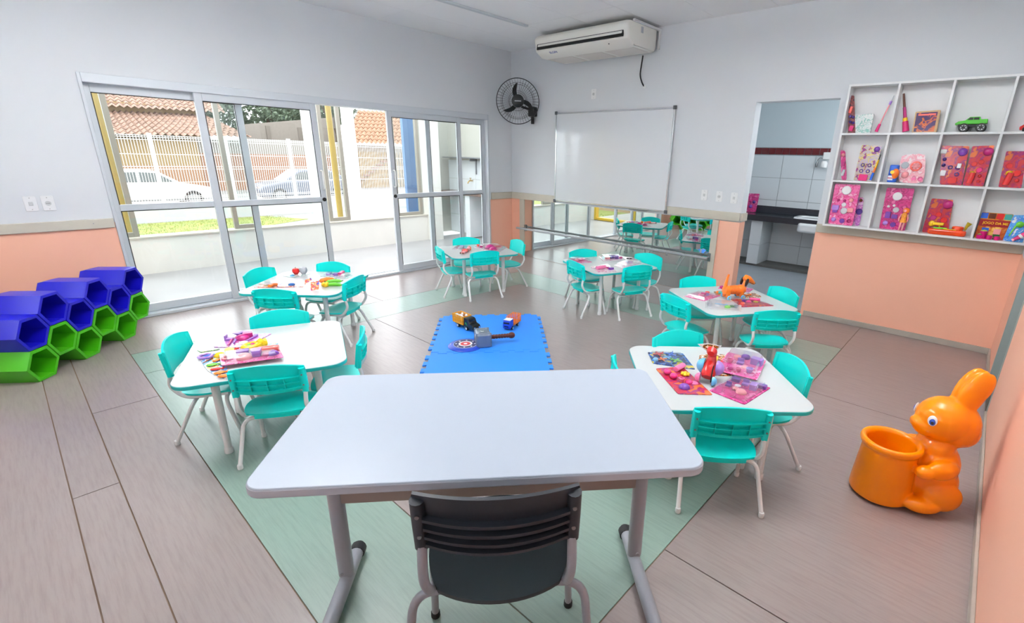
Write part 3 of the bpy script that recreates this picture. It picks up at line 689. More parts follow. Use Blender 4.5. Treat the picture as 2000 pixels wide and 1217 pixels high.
# ================================================================== TOYS ON THE FOAM MAT
MZ = .0128
c1 = crop((860, 600), 12.17)
def truck(name, label, rear, front, near, cabm, boxm, kind):
    A, B = onz(rear, MZ+.012), onz(front, MZ+.012); A.z = B.z = 0
    d = (B-A).normalized(); wbase = (B-A).length; lft = Vector((-d.y, d.x, 0))
    k = wbase/.105*(.72 if kind == 'bonnet' else .93); wd = .07*k; side = -1 if near == 'left' else 1
    c = (A+B)/2+lft*side*wd*.5
    t = thing(name, label, 'toy truck', (c.x, c.y, MZ), math.atan2(d.y, d.x))
    S = Matrix.Scale(k, 4)
    MB().box(-.105, .095, -.024, .024, .016, .03, S).build('chassis', m_blk, t, bevel=.002)
    for x in (-.0525, .0525):
        for sy in (-1, 1):
            w_ = MB().lathe([(.011, -.008), (.0155, -.006), (.0155, .006), (.011, .008)], 16, S @ frame((x, sy*.031, .0155), (1,0,0), (0,0,1), (0,-1,0))).build('wheel', m_rub, t)
            MB().cyl(.0085, -.0095, .0095, 12, S @ frame((x, sy*.031, .0155), (1,0,0), (0,0,1), (0,-1,0))).build('hub', m_tube, w_)
    if kind == 'bonnet':
        pr = [(.015,.018),(.125,.018),(.128,.035),(.118,.052),(.085,.058),(.07,.085),(.058,.09),(.02,.09),(.015,.085)]
    else:
        pr = [(.03,.018),(.098,.018),(.102,.03),(.102,.055),(.094,.085),(.085,.09),(.035,.09),(.03,.085)]
    cab = MB().prism(pr, -.033, .033, S @ frame((0,0,0), (1,0,0), (0,0,1), (0,-1,0))).build('cab', cabm, t, bevel=.004*k)
    dg = M('toy_window', (30, 34, 40), .15)
    if kind == 'bonnet':
        MB().box(.0705, .0785, -.026, .026, .062, .082, S @ Matrix.Shear('XZ', 4, (0, 0))).build('windscreen', dg, cab, bevel=.001)
        for sy in (-1, 1): MB().prism([(.03,.058),(.062,.058),(.055,.08),(.03,.08)], sy*.0332, sy*.034, S @ frame((0,0,0), (1,0,0), (0,0,1), (0,-1,0))).build('side_window', dg, cab, smooth=0)
        MB().prism([(.032,.05),(.055,.036),(.05,.05),(.04,.062)], -.0345, .0345, S @ frame((0,0,0), (1,0,0), (0,0,1), (0,-1,0))).build('green_decal', M('decal_green', (40, 170, 60), .4), cab, smooth=0)
        for sy in (-1, 1): MB().cyl(.007, 0, .003, 10, S @ frame((.127, sy*.02, .034), (0,1,0), (0,0,1), (1,0,0))).build('headlight', m_chrome, cab)
    else:
        MB().box(.0955, .1005, -.027, .027, .058, .074, S).build('windscreen', dg, cab, bevel=.001)
        MB().box(.102, .104, -.02, .02, .034, .042, S).build('grille', dg, cab, smooth=0)
        MB().box(.03, .092, -.031, .031, .09, .0945, S).build('cab_roof', M('toy_white', (235, 236, 238), .35), cab, bevel=.002)
    x0, x1 = (-.115, .012) if kind == 'bonnet' else (-.112, .027)
    bx = MB().box(x0, x1, -.038, .038, .03, .036, S)
    zt = .095 if kind == 'bonnet' else .105
    nz = 5
    for q in range(nz):
        z = .04+(zt-.045)*q/(nz-1); hz = .0036 if kind == 'bonnet' else .0018
        for sy in (-1, 1): bx.box(x0, x1, sy*.037-.0016, sy*.037+.0016, z-hz, z+hz, S)
        bx.box(x0, x0+.003, -.037, .037, z-hz, z+hz, S).box(x1-.003, x1, -.037, .037, z-hz, z+hz, S)
    for q in range(5):
        x = x0+.002+(x1-x0-.004)*q/4
        for sy in (-1, 1): bx.box(x-.002, x+.002, sy*.037-.0022, sy*.037+.0022, .034, zt, S)
    for y in (-.015, .015):
        for x in (x0+.0015, x1-.0015): bx.box(x-.0018, x+.0018, y-.002, y+.002, .034, zt, S)
    if kind != 'bonnet':
        for q in range(1, 4): x = x0+(x1-x0)*q/4; bx.box(x-.0016, x+.0016, -.037, .037, zt-.003, zt, S)
    cg = bx.build('cargo_bed', boxm, t, smooth=0)
    if kind == 'bonnet':
        rnd = random.Random(4)
        for q in range(7):
            MB().ball(1, S @ T3((x0+.015+.016*q, rnd.uniform(-.02, .02), .08+rnd.uniform(-.004, .008))) @ Matrix.Rotation(rnd.uniform(0, 3), 4, 'Z') @ Matrix.Diagonal((.016, .009, .011, 1)), 8, 5).build('white_cargo', M('toy_white', (235, 236, 238), .35), cg)
    return t
truck('toy_truck', 'toy truck with yellow slatted bed and black cab on the foam mat', *c1((385, 425), (668, 545)), 'right', M('toy_black', (20, 21, 22), .3), M('toy_yellow', (250, 170, 20), .35), 'bonnet')
truck('toy_truck', 'toy truck with orange cage bed and blue cab on the foam mat', *c1((1845, 415), (1712, 510)), 'left', M('toy_blue', (24, 70, 205), .3), M('toy_orange', (250, 130, 20), .35), 'flat')
# toy hammer
hc, he = onz(c1((1010, 760))[0], .06), onz(c1((1735, 712))[0], .055)
d = he-hc; d.z = 0; L = d.length; an = math.atan2(d.y, d.x)
hm = thing('toy_hammer', 'grey block-headed toy hammer with brown handle lying on the mat', 'toy hammer', (hc.x, hc.y, MZ), an); hm.scale = (1.22, 1.22, 1.22); L /= 1.22
m_hgrey = M('hammer_grey', (120, 130, 146), .3, metal=.35)
hd = MB().prism([(-.05,-.075),(.05,-.075),(.05,.075),(-.05,.075)], .0, .1).build('head', m_hgrey, hm, bevel=.014, seg=3)
for y in (-.056, .056): MB().box(-.053, .053, y-.004, y+.004, -.0005, .103).build('band', m_hgrey, hd, bevel=.004)
MB().lathe([(.001, .006), (.016, .005), (.02, .0)], 16, frame((-.05, 0, .055), (0,1,0), (0,0,1), (-1,0,0))).build('boss', m_steel, hd)
MB().lathe([(.001, .004), (.014, .003), (.017, .0)], 16, T3((0, 0, .1))).build('boss', m_steel, hd)
for x, y in ((-.03,-.04),(-.03,.04),(.03,-.04),(.03,.04)): MB().ball(.0045, T3((x, y, .1)), 8, 5).build('rivet', m_steel, hd)
m_hbr = M('hammer_brown', (92, 36, 20), .4)
pr = [(.012, 0)]; nb = 7
for q in range(nb): z = (L-.05-.03)*q/nb; pr += [(.016, z+.004), (.0165, z+.012), (.0135, z+.018)]
pr += [(.014, L-.085), (.021, L-.075), (.023, L-.06), (.019, L-.048), (.010, L-.04)]
MB().lathe(pr, 14, frame((.05, 0, .05), (0,1,0), (0,0,1), (1,0,0))).build('handle', m_hbr, hm)
# toy disc
dc = onz(c1((600, 915))[0], MZ)
ds = thing('toy_disc', 'blue flying disc with red, white and navy rings on the foam mat', 'toy disc', (dc.x, dc.y, MZ))
MB().lathe([(.001, .016), (.10, .017), (.118, .016), (.138, .010), (.145, .003), (.143, 0), (.001, 0)], 48).build('disc', M('disc_blue', (28, 70, 190), .3), ds)
for nm, r0, r1, z, cc_ in (('navy_ring', .058, .097, .0174, (38, 36, 100)), ('white_ring', .042, .058, .0178, (238, 238, 240)), ('red_centre', .0, .042, .0178, (210, 36, 40)), ('white_rim', .097, .0995, .0176, (238, 238, 240)), ('white_dot', 0, .016, .0183, (238, 238, 240))):
    if r0: MB().lathe([(r0, z-.001), (r0, z+.0006), (r1, z+.0006), (r1, z-.001)], 48, cap=False).build(nm, M(nm, cc_, .35), ds)
    else: MB().cyl(r1, z-.001, z+.0006, 32).build(nm, M(nm, cc_, .35), ds)
for q in range(8): a = 2*PI*q/8; MB().cyl(.008, .017, .0186, 12, T3((.078*math.cos(a), .078*math.sin(a), 0))).build('white_dot', M('white_dot', (238, 238, 240), .35), ds)
MB().box(-.012, .012, -.003, .003, .0105, .014, T3((-.09, -.085, 0)) @ Matrix.Rotation(-.8, 4, 'Z')).build('white_mark', M('white_dot', (238, 238, 240)), ds)

# ================================================================== TOY PACKS
PAL = {'pink': (240, 120, 170), 'hot': (225, 30, 120), 'mag': (190, 30, 120), 'pur': (125, 65, 170), 'lil': (175, 130, 215), 'ind': (75, 40, 135), 'wht': (240, 238, 240),
       'yel': (250, 205, 30), 'org': (250, 125, 25), 'red': (220, 35, 35), 'grn': (110, 205, 50), 'dgr': (40, 130, 60), 'blu': (45, 105, 215), 'sky': (110, 190, 235), 'gry': (165, 168, 176),
       'brn': (110, 50, 25), 'cor': (250, 110, 100), 'blk': (25, 24, 28), 'sil': (205, 208, 214), 'tea': (60, 170, 160), 'slm': (246, 160, 165)}
def pm(c): return M('toy_'+c, PAL[c], .28, coat=.3)
PM = {}
def piece_mesh(kind, col):
    k = (kind, col)
    if k in PM: return PM[k]
    b = MB(); mats = [pm(col)]
    if kind == 'cup': b.lathe([(.3,0),(.42,.5),(.48,.8),(.42,.8),(.36,.4),(.001,.3)], 14)
    elif kind == 'box': b.prism(rrect(1, .8, .12, 3), 0, .55)
    elif kind == 'tall': b.prism(rrect(.7, 1, .1, 3), 0, .8)
    elif kind == 'ball': b.ball(.5, T3((0,0,.42)), 14, 8)
    elif kind == 'half': b.ball(.5, T3((0,0,.02)), 14, 6, half=True)
    elif kind == 'ring': b.tube([(.4*math.cos(2*PI*i/20), .4*math.sin(2*PI*i/20), .12) for i in range(20)], .12, 7, closed=True)
    elif kind == 'flower':
        b.ball(.26, T3((0,0,.24)), 10, 6)
        for i in range(6): b.ball(.2, T3((.32*math.cos(i*PI/3), .32*math.sin(i*PI/3), .2)), 8, 5)
    elif kind == 'bottle': b.lathe([(.001,-.62),(.2,-.6),(.24,-.5),(.24,.15),(.14,.3),(.1,.34),(.1,.5),(.001,.52)], 14, frame((0,0,.24), (0,1,0), (0,0,1), (1,0,0)))
    elif kind == 'tube': b.lathe([(.001,-.6),(.25,-.58),(.27,0),(.25,.58),(.001,.6)], 14, frame((0,0,.26), (0,1,0), (0,0,1), (1,0,0)))
    elif kind == 'bag': b.prism(rrect(.9, .7, .15, 3), 0, .4).tube([(.25*math.cos(PI*i/10), .35+.3*math.sin(PI*i/10), .2) for i in range(11)], .06, 6)
    elif kind == 'disc': b.lathe([(.5,0),(.5,.08),(.45,.14),(.001,.14)], 18)
    elif kind == 'fish':
        b.ball(1, T3((0,0,.15)) @ Matrix.Diagonal((.5,.3,.16,1)), 14, 6).prism([(.4,0),(.72,.28),(.64,0),(.72,-.28)], .06, .2)
    elif kind == 'plane':
        b.lathe([(.001,-.6),(.1,-.5),(.12,.1),(.07,.55),(.001,.6)], 10, frame((0,0,.14), (0,1,0), (0,0,1), (1,0,0))).prism([(-.12,-.55),(.1,-.55),(.18,.55),(-.02,.55)], .12, .17).prism([(.42,-.2),(.55,-.2),(.55,.2),(.42,.2)], .14, .18).prism([(.4,.14),(.6,.42),(.62,.14)], -.02, .02, frame((0,0,0), (1,0,0), (0,0,1), (0,-1,0)))
    elif kind == 'stick': b.tube([(-.6,0,.1),(.6,0,.1)], [.05,.09], 8)
    elif kind == 'chair': b.box(-.35,.35,-.35,.35,0,.3).box(-.35,.35,.22,.35,.3,.8)
    elif kind == 'dome': b.lathe([(.5,0),(.5,.3),(.42,.5),(.2,.62),(.001,.65)], 16)
    else: raise KeyError(kind)
    o = b.build('toy_'+kind, mats, None, smooth=40); PM[k] = o.data; bpy.data.objects.remove(o); return PM[k]
PNAME = {'cup': 'toy_cup', 'box': 'toy_box', 'tall': 'toy_cupboard', 'ball': 'toy_ball', 'half': 'toy_bowl', 'ring': 'toy_ring', 'flower': 'toy_flower', 'bottle': 'toy_bottle', 'tube': 'toy_tube', 'bag': 'toy_handbag',
         'disc': 'toy_plate', 'fish': 'toy_fish', 'plane': 'toy_plane', 'stick': 'toy_stick', 'chair': 'toy_seat', 'dome': 'toy_dome'}
m_clear = Mglass('clear_blister', (250, 250, 252), .45, .12)
def bil(q, u, v): return (q[0]*(1-u)+q[1]*u)*(1-v)+(q[3]*(1-u)+q[2]*u)*v
def addpiece(t, P, n, xdir, kind, col, s, base):
    o = bpy.data.objects.new(PNAME[kind], piece_mesh(kind, col)); COL.objects.link(o); o.parent = t
    x = (xdir-n*xdir.dot(n)).normalized(); s *= .82; o.matrix_local = frame(P-base, x*s, n.cross(x)*s, n*s*.72); return o
def pack(label, quad, pmat, pieces=(), n=(0,0,1), th=.004, blister=.0, name='toy_pack', rnd=.0, cat='toy pack', group=None, binset=.06, edge=None, lift=0.0):
    """carded toy: quad = world corners (TL,TR,BR,BL); pieces = (u,v,kind,colour,size,turn)"""
    n = Vector(n).normalized(); q = [Vector(p)+n*lift for p in quad]; base = sum(q, Vector())/4
    t = thing(name, label, cat, base, 0, group)
    pts = []
    for i in range(4):                                  # slightly rounded corners
        a, c, d = q[i-1], q[i], q[(i+1)%4]; k = .06+rnd
        p0, p1 = c.lerp(a, k), c.lerp(d, k)
        pts += [p0, c.lerp((p0+p1)/2, .35), p1]
    N = len(pts); vs = [p-base for p in pts]+[p-base+n*th for p in pts]
    fs = [tuple(range(N-1,-1,-1)), tuple(range(N, 2*N))]+[(i,(i+1)%N,N+(i+1)%N,N+i) for i in range(N)]
    MB().add(vs, fs).build('card', pmat, t, smooth=0)
    top = [p+n*th for p in q]; xd = (q[1]-q[0]).normalized()
    for pc in pieces:
        u, v, kind, col, s = pc[:5]; turn = math.radians(pc[5]) if len(pc) > 5 else 0
        yd = n.cross(xd); dr = xd*math.cos(turn)+yd*math.sin(turn)
        addpiece(t, bil(top, u, v), n, dr, kind, col, s, base)
    if blister:
        bi = binset; B = [bil(top, bi, bi), bil(top, 1-bi, bi), bil(top, 1-bi, 1-bi), bil(top, bi, 1-bi)]
        C2 = [bil(top, bi+.05, bi+.05), bil(top, 1-bi-.05, bi+.05), bil(top, 1-bi-.05, 1-bi-.05), bil(top, bi+.05, 1-bi-.05)]
        vs = [p-base for p in B]+[p-base+n*blister for p in C2]
        MB().add(vs, [(4,5,6,7)]+[(i,(i+1)%4,4+(i+1)%4,4+i) for i in range(4)]).build('blister', m_clear, t, smooth=0)
    return t
def tq(cr, *pts, z=TABZ): return [onz(p, z+.0006) for p in cr(*pts)]
PK_pink = Mprint('card_pink', [(226, 60, 140), (238, 120, 178), (214, 40, 122), (244, 175, 208)], 40)
PK_mag = Mprint('card_magenta', [(196, 26, 112), (216, 60, 140), (170, 22, 100), (230, 110, 170)], 36)
PK_pur = Mprint('card_purple', [(214, 150, 214), (190, 90, 190), (232, 200, 232), (206, 70, 150)], 40)
PK_wht = Mprint('card_white', [(238, 236, 238), (232, 200, 214), (246, 246, 246), (214, 130, 170)], 55)
PK_blu = Mprint('card_blue', [(40, 80, 160), (24, 40, 96), (70, 130, 200), (40, 80, 160), (232, 205, 50)], 34)
PK_sky = Mprint('card_sky', [(120, 195, 235), (80, 150, 220), (240, 245, 250), (240, 190, 60)], 50)
PK_orb = Mprint('card_butterfly', [(235, 130, 50), (60, 30, 15), (240, 160, 80), (250, 240, 230)], 60)
PK_multi = Mprint('card_multi', [(176, 28, 84), (206, 50, 56), (150, 32, 110), (226, 110, 50)], 24)
PK_grn = Mprint('card_green', [(130, 200, 40), (30, 90, 30), (190, 225, 90)], 60)
PK_wor = Mprint('card_white_orange', [(245, 240, 236), (245, 140, 70), (235, 60, 40), (70, 90, 190)], 60)
PK_puror = Mprint('print_purple_orange', [(70, 25, 90), (70, 25, 90), (230, 105, 35), (110, 35, 90)], 26)
PK_tealw = Mprint('print_teal_white', [(212, 230, 226), (236, 238, 236), (130, 190, 180), (225, 230, 228)], 36)
G1 = 'carded toys on the child tables'
R = random.Random(7)
def scatter(n, kinds, cols, s0, s1, u0=.12, u1=.88, v0=.15, v1=.85, seed=1):
    r = random.Random(seed); out = []
    k = max(1, round(math.sqrt(n*1.3)))
    m = math.ceil(n/k)
    for i in range(n):
        u = u0+(u1-u0)*((i % k)+.5)/k+r.uniform(-.03, .03); v = v0+(v1-v0)*((i//k)+.5)/m+r.uniform(-.03, .03)
        out.append((u, v, r.choice(kinds), r.choice(cols), r.uniform(s0, s1), r.uniform(0, 360)))
    return out

# ---- table with the red toy bird (right front)
c6 = crop((1240, 660), 6.897)
pack('dark blue toy plane card with yellow corner, table right of the desk', tq(c6, (170,200),(645,215),(815,430),(245,350)), PK_blu,
     [(.25,.2,'plane','red',.07,20),(.6,.2,'plane','blu',.07,60),(.3,.6,'plane','org',.06,200),(.65,.62,'plane','grn',.07,150),(.45,.42,'plane','sky',.06,300),(.12,.65,'half','sky',.04)], blister=.016, group=G1)
pack('pink long toy kitchen card with yellow lid bottle, table right of the desk', tq(c6, (280,420),(640,395),(1050,775),(580,760)), PK_multi,
     [(.22,.25,'ball','hot',.05),(.3,.42,'ball','hot',.05),(.78,.10,'tube','pink',.085,215),(.78,.32,'flower','yel',.062),(.45,.55,'cup','pink',.04),(.65,.6,'half','hot',.05),(.8,.62,'disc','pink',.05),(.35,.78,'half','pur',.07)], group=G1)
pack('pink card with purple toy kitchen pieces, right rear of the toy bird', tq(c6, (1250,225),(1765,340),(1640,605),(1085,470)), PK_pink,
     [(.3,.2,'dome','slm',.05),(.5,.12,'dome','pur',.06),(.82,.3,'tall','lil',.075,80),(.45,.45,'chair','lil',.06),(.2,.5,'cup','pink',.045),(.6,.6,'half','slm',.05),(.75,.75,'cup','lil',.05),(.3,.8,'half','mag',.04),(.5,.82,'cup','pink',.04)], blister=.045, group=G1, lift=.012)
pack('magenta card with purple tea set, front right of the toy bird', tq(c6, (1335,545),(1830,680),(1480,905),(1000,715)), PK_mag,
     [(.15,.15,'box','pur',.05),(.18,.5,'chair','pur',.045),(.45,.2,'chair','lil',.055),(.72,.28,'tall','lil',.06),(.85,.12,'box','pur',.05),(.42,.55,'flower','slm',.045),(.62,.62,'half','slm',.065),(.35,.36,'disc','wht',.04)], blister=.03, group=G1)
pack('orange butterfly-patterned cut-out card beside the toy bird', tq(c6, (855,235),(1230,225),(1330,520),(880,505)), PK_orb, [(.75,.45,'ball','red',.03),(.6,.3,'stick','yel',.08,60),(.85,.3,'half','slm',.04)], group=G1, rnd=.15)
# fan-tailed die-cut behind the bird: standing card
fq = [(845,85),(1005,76),(1170,112),(1065,190),(970,182)]; base_ = onz(c6((1000,230))[0], TABZ)
nf = (CAM-base_); nf.z = .0; nf.normalize()
P5 = []
for p in c6(*fq):
    d_ = ray(p); P5.append(CAM+d_*((base_-CAM).dot(nf)/d_.dot(nf)))
t = thing('tail_card', 'orange scalloped fan-shaped card standing behind the toy bird', 'toy card', base_, 0)
foot = [base_+Vector((-nf.y, nf.x, 0))*.012, base_-Vector((-nf.y, nf.x, 0))*.012]
pl = P5[:3]+[P5[3], foot[0], foot[1], P5[4]]
pl = [p-base_ for p in pl]; N = len(pl)
MB().add([p for p in pl]+[p-nf*.003 for p in pl], [tuple(range(N)), tuple(range(2*N-1, N-1, -1))]+[(i,(i+1)%N,N+(i+1)%N,N+i) for i in range(N)]).build('card', pm('wht'), t, smooth=0)
cn = sum(pl[:3]+[pl[3], pl[6]], Vector())/5; inn = [cn+(p-cn)*.82 for p in pl[:4]+[pl[6]]]
MB().add([p+nf*.0012 for p in inn]+[p-nf*.001 for p in inn], [(0,1,2,3,4),(9,8,7,6,5)]).build('print', PK_orb, t, smooth=0)
# red pull-along bird
bp_ = onz(c6((985, 570))[0], TABZ); bd = math.atan2(-(CAM.y-bp_.y), -(CAM.x-bp_.x))
t = thing('toy_bird', 'red long-necked pull toy with blue, lilac and pink half-ball wheels', 'toy', (bp_.x, bp_.y, TABZ), bd-math.radians(8))
MB().tube([(-.035,0,.03),(-.02,0,.045),(.01,0,.075),(.03,0,.095),(.035,0,.125),(.02,0,.15),(0,0,.162),(-.02,0,.155)], [.03,.036,.036,.026,.021,.025,.027,.018], 14, flat=.9).build('body', pm('red'), t)
MB().prism([(-.05,.012),(.03,.012),(.045,.06),(.02,.10),(-.02,.09),(-.05,.05)], .018, .024, frame((0,0,0), (1,0,0), (0,0,1), (0,-1,0))).build('side_panel', pm('blk'), t)
for x, y, z, r_, cl, dr in ((.02,.03,.068,.04,'sky',1),(.02,-.03,.068,.04,'lil',-1),(-.045,.035,.026,.026,'pink',1),(-.055,-.028,.024,.024,'sky',-1),(.06,.036,.024,.024,'ind',1)):
    MB().ball(r_, frame((x,y,z), (1,0,0), (0,0,dr*1.0) if dr < 0 else (0,0,1), (0,dr,0)) if dr > 0 else frame((x,y,z), (1,0,0), (0,0,1), (0,-1,0)), 18, 8, half=True).build('half_ball_wheel', pm(cl), t)

# ---- table with the toy dog
c5 = crop((1310, 540), 9.09); G5 = G1
pack('pink and purple toy pouch card left of the toy dog', tq(c5, (235,355),(470,290),(890,345),(600,440)), PK_pink, [(.2,.4,'half','slm',.04),(.45,.5,'box','pink',.06,20),(.62,.5,'tall','mag',.05,20),(.75,.55,'dome','pur',.055),(.88,.5,'cup','cor',.05)], blister=.02, group=G1)
t = pack('clear bag with grey, blue and green toy pieces, front of the toy dog', tq(c5, (610,470),(1255,520),(1250,635),(610,570)), M('bag_clear_grey', (214, 215, 216), .2, coat=.5), [(.12,.5,'tall','gry',.06),(.34,.45,'disc','wht',.05),(.45,.25,'stick','sky',.1,-10),(.62,.6,'half','grn',.06),(.74,.4,'half','dgr',.05),(.85,.5,'cup','gry',.045)], th=.006, blister=.035, group=G1)
pack('pink doll-accessory card with magenta bottle and yellow flower', tq(c5, (1060,405),(1480,420),(1835,525),(1260,548)), PK_multi, [(.82,.25,'tube','hot',.085,-14),(.7,.5,'flower','yel',.05),(.45,.5,'half','hot',.06),(.3,.45,'cup','pur',.04),(.2,.6,'half','cor',.04)], blister=.014, group=G1)
pack('brown butterfly-patterned die-cut card behind the toy dog', tq(c5, (1230,325),(1480,295),(1620,365),(1300,388)), PK_orb, [(.3,.5,'stick','org',.10,5)], group=G1, rnd=.12)
pack('dark magenta doll card lying behind the toy dog', tq(c5, (830,215),(990,165),(1470,225),(1390,285)), PK_mag, [(.05,.4,'ball','mag',.05),(.1,.1,'ball','mag',.045),(.25,.35,'half','slm',.045),(.6,.5,'bottle','hot',.08,10),(.85,.5,'tube','hot',.07,15)], group=G1)
pack('green and orange die-cut card under the rear of the toy dog', tq(c5, (760,275),(930,262),(960,345),(800,330)), Mprint('card_green_orange', [(70, 140, 80), (235, 130, 50), (50, 30, 25)], 60), [(.3,.4,'ball','org',.03),(.6,.5,'half','tea',.05)], group=G1)
A, B = onz(c5((960,400))[0], TABZ), onz(c5((1240,385))[0], TABZ); d = (B-A); d.z = 0; wbx = d.length
t = thing('toy_dog', 'orange wheeled toy dachshund with black ears and upright tail', 'toy dog', ((A.x+B.x)/2, (A.y+B.y)/2, TABZ+.004), math.atan2(d.y, d.x))
m_do = pm('org'); k = wbx/.125*.80
S = Matrix.Scale(k, 4)
pr = [(.001, -.10)]+[(.036, -.095), (.043, -.075), (.040, -.055)]
for q in range(7): z = -.05+q*.0135; pr += [(.034, z), (.039, z+.006)]
pr += [(.040, .05), (.042, .075), (.034, .098), (.001, .105)]
MB().lathe(pr, 18, S @ frame((0,0,.075), (0,1,0), (0,0,1), (1,0,0))).build('ribbed_body', m_do, t)
for x in (-.07, .065):
    for sy in (-1, 1):
        MB().lathe([(.015, .012), (.018, .04), (.02, .07)], 12, S @ T3((x, sy*.026, 0))).build('leg', m_do, t)
        w_ = MB().cyl(.018, -.006, .006, 18, S @ frame((x, sy*.05, .018), (1,0,0), (0,0,1), (0,-1,0))).build('wheel', pm('sky'), t)
        MB().cyl(.006, -.0075, .0075, 10, S @ frame((x, sy*.05, .018), (1,0,0), (0,0,1), (0,-1,0))).build('hub', pm('yel'), w_)
MB().tube([(-.085,0,.09),(-.088,0,.13),(-.08,0,.18),(-.07,0,.215)], [.020,.014,.011,.009], 10, S).build('tail', m_do, t)
MB().tube([(.085,0,.085),(.10,0,.115),(.11,0,.145)], [.028,.022,.024], 12, S).build('neck', m_do, t)
MB().tube([(.095,0,.125),(.105,0,.118)], [.030,.030], 14, S).build('collar', pm('blu'), t)
hd = MB().tube([(.085,0,.165),(.105,0,.172),(.13,0,.165),(.16,0,.145),(.185,0,.128),(.195,0,.122)], [.018,.033,.031,.021,.017,.009], 14, S).build('head', m_do, t)
MB().ball(.009, S @ T3((.197,0,.126)), 10, 6).build('nose', pm('blk'), hd)
for sy in (-1, 1):
    MB().ball(1, S @ T3((.092, sy*.035, .145)) @ Matrix.Rotation(.25, 4, 'Y') @ Matrix.Diagonal((.016, .008, .036, 1)), 12, 8).build('ear', pm('blk'), hd)
    MB().tube([(.13, sy*.024, .142),(.16, sy*.019, .128),(.185, sy*.013, .118)], .0022, 6, S).build('mouth_line', pm('blk'), hd)

# ---- table before the mirror
c4 = crop((1100, 495), 11.11)
pack('pink toy card on the left corner of the mirror table', tq(c4, (60,160),(300,95),(630,190),(400,210)), PK_pink, [(.4,.4,'half','slm',.05),(.65,.5,'tube','pink',.08,-20),(.85,.4,'half','cor',.05)], blister=.03, group=G1)
pack('white and red toy card at the back of the mirror table', tq(c4, (775,75),(1250,65),(1280,140),(860,165)), PK_wht, [(.3,.6,'box','slm',.06),(.5,.5,'tall','ind',.07,10),(.72,.6,'tall','pur',.07,10),(.55,.2,'stick','red',.06,70),(.75,.2,'stick','red',.06,80),(.93,.6,'box','mag',.05)], blister=.03, group=G1)
pack('white card with purple and pink toy bottle, front of the mirror table', tq(c4, (590,300),(960,235),(1170,395),(760,415)), PK_wht, [(.35,.55,'tube','pink',.115,-5),(.82,.72,'box','pur',.06),(.75,.55,'half','mag',.05),(.1,.4,'ring','gry',.05)], group=G1)
pack('white striped card with pink toy pieces, right side of mirror table', tq(c4, (1100,265),(1390,165),(1750,235),(1330,350)), PK_wht, [(.55,.25,'half','hot',.06),(.65,.3,'box','pur',.06),(.8,.4,'box','lil',.06),(.4,.4,'half','slm',.05)], blister=.025, group=G1)
pack('white card with toy glasses, far right of the mirror table', tq(c4, (1270,80),(1480,85),(1700,175),(1390,165)), PK_wht, [(.3,.5,'ring','blk',.05),(.5,.5,'ring','blk',.05),(.75,.5,'half','gry',.05)], group=G1)
# ---- far corner table
c3 = crop((860, 470), 13.33)
pack('purple toy mirror set card on the far corner table', tq(c3, (300,225),(440,145),(760,145),(700,235)), PK_wht, [(.2,.55,'half','gry',.09),(.35,.3,'disc','mag',.07),(.55,.5,'box','lil',.06),(.75,.5,'half','hot',.05),(.85,.25,'ring','red',.07)], blister=.015, group=G1)
pack('white and pink toy card at the back of the far corner table', tq(c3, (880,170),(1000,100),(1260,110),(1080,215)), PK_wht, [(.3,.3,'cup','cor',.05),(.5,.6,'box','wht',.05),(.25,.75,'box','mag',.05),(.75,.4,'half','gry',.06)], group=G1)
pack('magenta toy card with white border, right on the far corner table', tq(c3, (1090,245),(1290,95),(1745,175),(1540,300)), PK_wht, [(.35,.3,'half','mag',.16),(.2,.55,'half','mag',.12),(.65,.35,'disc','hot',.15),(.8,.5,'disc','hot',.12)], blister=.02, group=G1)
A, B = onz(c3((560,355))[0], TABZ), onz(c3((770,235))[0], TABZ); d = B-A; d.z = 0
t = thing('toy_doll', 'small coral-dressed toy doll lying on the far corner table', 'doll', (A.x, A.y, TABZ), math.atan2(d.y, d.x))
Ld = d.length
for sy in (-1, 1): MB().tube([(0,sy*.014,.012),(Ld*.4,sy*.012,.015)], [.008,.011], 8).build('leg', pm('slm'), t); MB().ball(.010, T3((-.003,sy*.014,.013)), 8, 6).build('shoe', pm('brn'), t)
MB().lathe([(.001,0),(.036,.01),(.022,Ld*.3),(.018,Ld*.42),(.001,Ld*.44)], 14, frame((Ld*.32,0,.022), (0,1,0), (0,0,.6), (1,0,0))).build('dress', pm('cor'), t)
MB().ball(.022, T3((Ld*.86,0,.022)), 12, 8).build('head', pm('slm'), t); MB().ball(.027, T3((Ld*.91,0,.02)), 12, 8).build('hair', pm('org'), t)
for sy in (-1, 1): MB().tube([(Ld*.68,sy*.02,.02),(Ld*.5,sy*.045,.015)], .007, 7).build('arm', pm('slm'), t)

